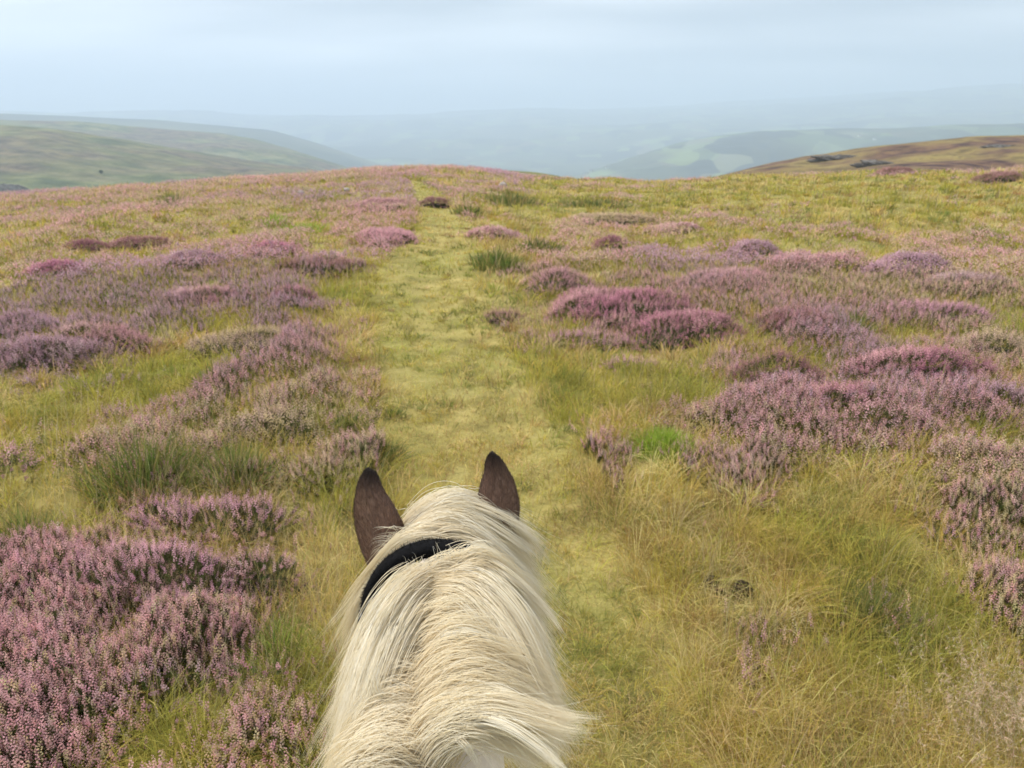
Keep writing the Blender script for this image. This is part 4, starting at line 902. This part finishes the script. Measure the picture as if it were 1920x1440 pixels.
# short fur that softens the ears
for (E, cols_) in ((e1, 0), (e2, 0)):
    A = E[3]; m_, n_, _ = A.shape; n = 7000
    i = g.uniform(0, m_ - 1.01, n); j = g.uniform(0, n_ - 1.01, n); i0 = i.astype(int); j0 = j.astype(int); fi = (i - i0)[:, None]; fj = (j - j0)[:, None]
    P = (A[i0, j0] * (1 - fi) + A[i0 + 1, j0] * fi) * (1 - fj) + (A[i0, j0 + 1] * (1 - fi) + A[i0 + 1, j0 + 1] * fi) * fj
    up = A[i0, j0] - A[i0 + 1, j0]; up /= np.linalg.norm(up, axis=1, keepdims=True); sd_ = A[i0, j0 + 1] - A[i0, j0]; nr_ = np.cross(sd_, up); nr_ /= np.linalg.norm(nr_, axis=1, keepdims=True) + 1e-9
    nr_ = np.where(nr_[:, 1:2] > 0, -nr_, nr_)
    d = up + nr_ * .28 + .12 * g.standard_normal((n, 3)); d /= np.linalg.norm(d, axis=1, keepdims=True); s = np.linspace(0, 1, 3)[None, :, None]
    Q = P[:, None] + d[:, None] * s * g.uniform(.004, .010, (n, 1, 1)) 
    t = 1 - i / m_; ed = np.abs(j / n_ - .5) * 2; kk = np.clip(sm(.6, .95, t) + .6 * sm(.6, 1, ed), 0, .92)[:, None]
    c_ = (np.array([.25, .155, .12]) * (1 - kk) + np.array([.035, .028, .028]) * kk) * (1 + .3 * g.standard_normal((n, 1)))
    V, f, c = tubes(Q - HB, np.full(n, .00016), np.clip(c_, .01, .5)); build('ear_fur', V, [f], mat('ear fur', .6, True), c, horse)
# tail
tg = []
for q in range(6):
    a = q * 1.05; s = np.linspace(0, 1, 22)[:, None]; tg.append(np.concatenate([HX0 + .05 * math.cos(a) * s ** .5 + .02 * s, -1.48 - .10 * np.sin(s * 2.2) - .04 * math.sin(a) * s ** .5, 1.38 - 1.0 * s ** 1.2], 1))
P_, R2, C2 = lockset(tg, 60, 26, rr0=.01, rr1=.008, thick=0, seed=50, rad=.0006); V, f, c = tubes(P_, R2, C2); build('tail', V, [f], M_hair, c, horse, smooth=True)

# ---- bridle
bridle = empty('bridle', (HX0, .9, 1.64), 'black bridle with fleece padded headpiece behind the brown ears', 'bridle')
BB = np.array([HX0, .9, 1.64])
M_leather = mat('dark leather', .45, base=(.035, .037, .040), spec=.5); M_fleece = mat('black fleece', .95, True, base=(.012, .012, .013), spec=.1)
def strap(pts, wdir, wid, thick, n=60, rnd=.5):
    """a flat band swept along pts; wdir = direction of its width"""
    P = resample(pts, n); T = np.gradient(P, axis=0); T /= np.linalg.norm(T, axis=1, keepdims=True)
    Wd = np.array(wdir, float)[None] + 0 * T; Wd -= (Wd * T).sum(1, keepdims=True) * T; Wd /= np.linalg.norm(Wd, axis=1, keepdims=True); Nn = np.cross(Wd, T)
    a = np.linspace(0, 2 * math.pi, 14, endpoint=False); ca = np.sign(np.cos(a)) * np.abs(np.cos(a)) ** rnd; sa = np.sign(np.sin(a)) * np.abs(np.sin(a)) ** rnd
    V = P[:, None] + Wd[:, None] * (ca * wid / 2)[None, :, None] + Nn[:, None] * (sa * thick / 2)[None, :, None]; m = 14
    i, j = np.meshgrid(np.arange(n - 1), np.arange(m), indexing='ij'); j2 = (j + 1) % m
    f = np.stack([i * m + j, i * m + j2, (i + 1) * m + j2, (i + 1) * m + j], -1).reshape(-1, 4)
    caps = np.array([list(range(m)), list(range((n - 1) * m, n * m))[::-1]]); return V.reshape(-1, 3), f, caps, P, Wd, Nn
ang = np.linspace(-1.75, 1.75, 25)
def arch(y, a, b, zc=1.640): return np.stack([a * np.sin(ang) * (1 + .14 * (ang > 0) * np.sin(np.clip(ang, 0, 1.5))), np.full(25, y) + .02 * (1 - np.cos(ang)), zc + b * np.cos(ang)], 1) + [HX0, 0, 0]
v, f, cp, Pp, Wp, Np = strap(arch(.905, .101, .123), (0, 1, -.2), .040, .020, rnd=.8); pad = build('fleece_padding', v - BB, [f, cp], mat('fleece base', .95, base=(.008, .008, .009), spec=.05), None, bridle, smooth=True)
n = 9000; k = g.integers(0, len(Pp), n); a = g.uniform(0, 6.28, n); o_ = Wp[k] * (np.cos(a) * .020)[:, None] + Np[k] * (np.sin(a) * .010)[:, None]
d = o_ / (np.linalg.norm(o_, axis=1, keepdims=True)) + .4 * g.standard_normal((n, 3)); s = np.linspace(0, 1, 3)[None, :, None]
Tt = np.gradient(Pp, axis=0)[k] * g.uniform(-.6, .6, (n, 1)); Q = (Pp[k] + o_ * .93 + Tt)[:, None] + d[:, None] * s * g.uniform(.002, .0045, (n, 1, 1))
V, f2, c = tubes(Q - BB, np.full(n, .00028), np.clip(.012 + .006 * g.standard_normal((n, 1)) + np.zeros((n, 3)), .004, .05)); build('pile', V, [f2], M_fleece, c, pad)
v, f, cp, *_ = strap(arch(.868, .096, .114), (0, 1, -.25), .036, .006); build('headpiece', v - BB, [f, cp], M_leather, None, bridle, smooth=True)
for s_ in (-1, 1):
    v, f, cp, *_ = strap([(HX0 + s_ * .108, .90, 1.66), (HX0 + s_ * .116, .93, 1.60), (HX0 + s_ * .116, 1.05, 1.46), (HX0 + s_ * .105, 1.17, 1.34), (HX0 + s_ * .08, 1.27, 1.24)], (0, .7, .7), .02, .005); build('cheekpiece', v - BB, [f, cp], M_leather, None, bridle, smooth=True)
v, f, cp, *_ = strap([(HX0 - .112, 1.0, 1.56), (HX0 - .10, 1.12, 1.62), (HX0, 1.17, 1.645), (HX0 + .10, 1.12, 1.62), (HX0 + .112, 1.0, 1.56)], (0, -.5, .8), .025, .005); build('browband', v - BB, [f, cp], M_leather, None, bridle, smooth=True)
v, f, cp, *_ = strap([(HX0 + .1 * math.sin(a), 1.27 + .085 * math.cos(a), 1.33 + .075 * math.cos(a)) for a in np.linspace(0, 6.28, 17)], (0, .75, -.7), .025, .005); build('noseband', v - BB, [f, cp], M_leather, None, bridle, smooth=True)
# a seed head caught on the leather
gp = []
for q in range(9):
    x0, y0 = 560 + g.uniform(-4, 4), 545 + g.uniform(-4, 4); a = g.uniform(0, 6.28); gp.append(guide([(x0, y0), (x0 + 8 * math.cos(a), y0 + 5 * math.sin(a)), (x0 + 17 * math.cos(a), y0 + 10 * math.sin(a))], Y0=.862, m=6))
gp = np.array(gp); b0 = gp[:, 0].mean(0); V, f, c = tubes(gp - b0, np.full(9, .0007), np.tile([[.55, .48, .2]], (9, 1))); o = build('grass_seed_head', V, [f], M_grass, c); o.location = b0
tag(o, 'tiny yellow grass seed head caught on the dark bridle leather', 'seed head')
print('horse', round(time.time() - T0, 1))

# ------------------------------------------------------------------ small things on the moor and hills
def lump(name, p, r, seed, material, parent=None, sq=(1, 1, .8), amp=.5, col=None, nn=26):
    th, ph = np.meshgrid(np.linspace(0.001, math.pi - .001, nn), np.linspace(0, 2 * math.pi, nn * 2, endpoint=False), indexing='ij')
    d = np.stack([np.sin(th) * np.cos(ph), np.sin(th) * np.sin(ph), np.cos(th)], -1).reshape(-1, 3)
    q = 1 + amp * (fbm(d[:, 0] * 2.2 + 7 + d[:, 2] * 1.3, d[:, 1] * 2.2 + 3 - d[:, 2], seed, 4) - .5)
    v = d * (r * q)[:, None] * np.array(sq); m = nn * 2
    i, j = np.meshgrid(np.arange(nn - 1), np.arange(m), indexing='ij'); j2 = (j + 1) % m
    o = build(name, v, [np.stack([i * m + j, (i + 1) * m + j, (i + 1) * m + j2, i * m + j2], -1).reshape(-1, 4)], material, col, parent, smooth=True)
    if p is not None: o.location = p
    return o
M_dung = land_mat('dung', (40, 60, 20), ([(.3, (.018, .014, .008)), (.7, (.09, .065, .03))], [(.3, (.010, .008, .006)), (.7, (.035, .025, .015))]), bump=.006, bscale=90)
for px, py, e_, lab in ((1394, 1112, 17, 'largest dark dung ball in the grass right of the path'), (1351, 1117, 11, 'smaller dung ball in the middle of the three'), (1336, 1095, 13, 'brownish dung ball leftmost of the three, set farthest back')):
    P, h_ = ground_hit(np.array([float(px)]), np.array([float(py) + e_ * .8])); P = P[0]; r_ = e_ / F * ((P - CAM) @ FW) * 1.25
    o = lump('dung_ball', (P[0], P[1] + r_ * .5, float(terrain(P[0], P[1] + r_ * .5)) + r_ * .55), r_ * .92, int(px), M_dung, sq=(1.05, .95, .82), amp=.5); tag(o, lab, 'dung', 'dung balls beside the path')
M_rock = land_mat('pale rock', (2, 5, 1), ([(.3, (.22, .21, .19)), (.7, (.45, .44, .40))], [(.3, (.30, .29, .26)), (.7, (.5, .49, .46))]), bump=.05, bscale=6)
for px, py, e_, lab in ((565, 367, 4, 'pale stone on the crest left of the path, leftmost of the crest stones'), (650, 362, 4, 'pale stone on the crest nearest the path on its left'), (943, 350, 5, 'white stone on the crest right of the path')):
    P, h_ = ground_hit(np.array([float(px)]), np.array([float(py) + 3])); P = P[0]; r_ = e_ / F * ((P - CAM) @ FW)
    o = lump('stone', (P[0], P[1], float(terrain(P[0], P[1])) + .15), r_ * 1.2, int(px), M_rock, sq=(1.2, 1, .8)); tag(o, lab, 'stone', 'pale stones on the crest')
from mathutils.bvhtree import BVHTree
HT = []
for o in list(scene.objects):
    if o.name.split('.')[0] == 'hill':
        me = o.data; co = np.empty(len(me.vertices) * 3, np.float32); me.vertices.foreach_get('co', co)
        HT.append(BVHTree.FromPolygons(co.reshape(-1, 3).tolist(), [tuple(p.vertices) for p in me.polygons]))
def hill_hit(px, py):
    d = Vector(ray(float(px), float(py))).normalized(); best = None
    for t in HT:
        h = t.ray_cast(Vector(CAM), d)
        if h[0] is not None and (best is None or h[3] < best[1]): best = (h[0], h[3])
    return best
M_crag = land_mat('crag', (.6, 1.5, .3), ([(.3, (.07, .06, .055)), (.7, (.22, .20, .18))], [(.3, (.10, .09, .085)), (.7, (.28, .26, .24))]), bump=.6, bscale=1.2)
for px, py, ex, ey, lab in ((1578, 293, 42, 7, 'grey rocky outcrop on the left shoulder of the brown hill'), (1650, 303, 34, 7, 'dark rock band below the outcrop on the brown hill'), (1890, 274, 30, 4, 'thin dark rock line near the top of the brown hill'), (12, 350, 26, 11, 'pale broken rocks on the left hill at the picture edge')):
    h = hill_hit(px, py + ey)
    if h:
        k = h[1] / F; o = lump('rock_outcrop', h[0] + Vector((0, 2, 0)), ex * k, px, M_crag, sq=(1, .25, ey / ex * .95), amp=1.5, nn=40); tag(o, lab, 'rocks')
h = hill_hit(190, 326)
if h:
    k = h[1] / F; t = empty('tree', h[0], 'lone small dark green tree on the left hillside', 'tree'); R0 = 3.0 * k
    n = 2500; d = g.standard_normal((n, 3)); d /= np.linalg.norm(d, axis=1, keepdims=True); d *= R0 * (.55 + .45 * g.random((n, 1))) * (1 + .4 * (fbm(d[:, :1] * 2, d[:, 1:2] * 2, 3, 3) - .5)); d[:, 2] = d[:, 2] * .8 + R0 * 1.15
    V, f, c = blades(d, np.full(n, R0 * .22), np.full(n, R0 * .14), g.normal(0, .8, (n, 2)), pal(g.integers(0, 2, n), [[.03, .055, .02], [.05, .08, .03]]), seg=2); build('crown', V, [f], M_grass, c, t)
    v, f, cp, *_ = strap([(0, 0, -R0 * .3), (R0 * .04, 0, R0 * .5), (0, 0, R0 * 1.2)], (0, 1, 0), R0 * .16, R0 * .16, n=10, rnd=1); build('trunk', v, [f, cp], mat('bark', .9, base=(.06, .05, .04)), None, t)
M_wall = mat('whitewash', .8, base=(.75, .74, .70)); M_roof = mat('slate', .7, base=(.10, .10, .11)); M_win = mat('window glass', .2, base=(.03, .035, .04))
def house(px, py, w, lab):
    h = hill_hit(px, py)
    if not h: return
    p = h[0]; k = h[1] / F; w = w * k; d = w * .6; hh = w * .42; r = empty('house', p + Vector((0, 0, -hh * .1)), lab, 'house', 'white houses across the valley')
    x, y = w / 2, d / 2
    V = np.array([(-x, -y, -hh * .4), (x, -y, -hh * .4), (x, y, -hh * .4), (-x, y, -hh * .4), (-x, -y, hh), (x, -y, hh), (x, y, hh), (-x, y, hh), (-x, 0, hh * 1.55), (x, 0, hh * 1.55)])
    build('wall', V, [np.array([(0, 1, 5, 4), (1, 2, 6, 5), (2, 3, 7, 6), (3, 0, 4, 7)]), np.array([(4, 8, 7), (5, 6, 9)])], M_wall, None, r)
    e = w * .04; V = np.array([(-x - e, -y - e, hh * .97), (x + e, -y - e, hh * .97), (x + e, 0, hh * 1.62), (-x - e, 0, hh * 1.62), (x + e, y + e, hh * .97), (-x - e, y + e, hh * .97)])
    V = np.concatenate([V, V + [0, 0, -hh * .05]])
    build('roof', V, [np.array([(0, 1, 2, 3), (3, 2, 4, 5), (6, 9, 8, 7), (9, 11, 10, 8), (0, 6, 7, 1), (5, 4, 10, 11), (0, 3, 9, 6), (3, 5, 11, 9), (1, 7, 8, 2), (2, 8, 10, 4)])], M_roof, None, r)
    for q in (-.28, .28):
        o = box('window', (q * w - w * .06, -y - w * .01, hh * .3), (q * w + w * .06, -y + w * .02, hh * .65), M_win); o.parent = r
house(1108, 322, 7, 'brightest white house on the valley side, above the grassy hump')
house(1138, 316, 5, 'small pale house right of the brightest white one')
house(1612, 256, 5, 'white house far off just above the brown hill slope, left of its neighbour')
house(1640, 262, 5, 'pale house right beside the brown hill slope, far across the valley')
print('all', round(time.time() - T0, 1))
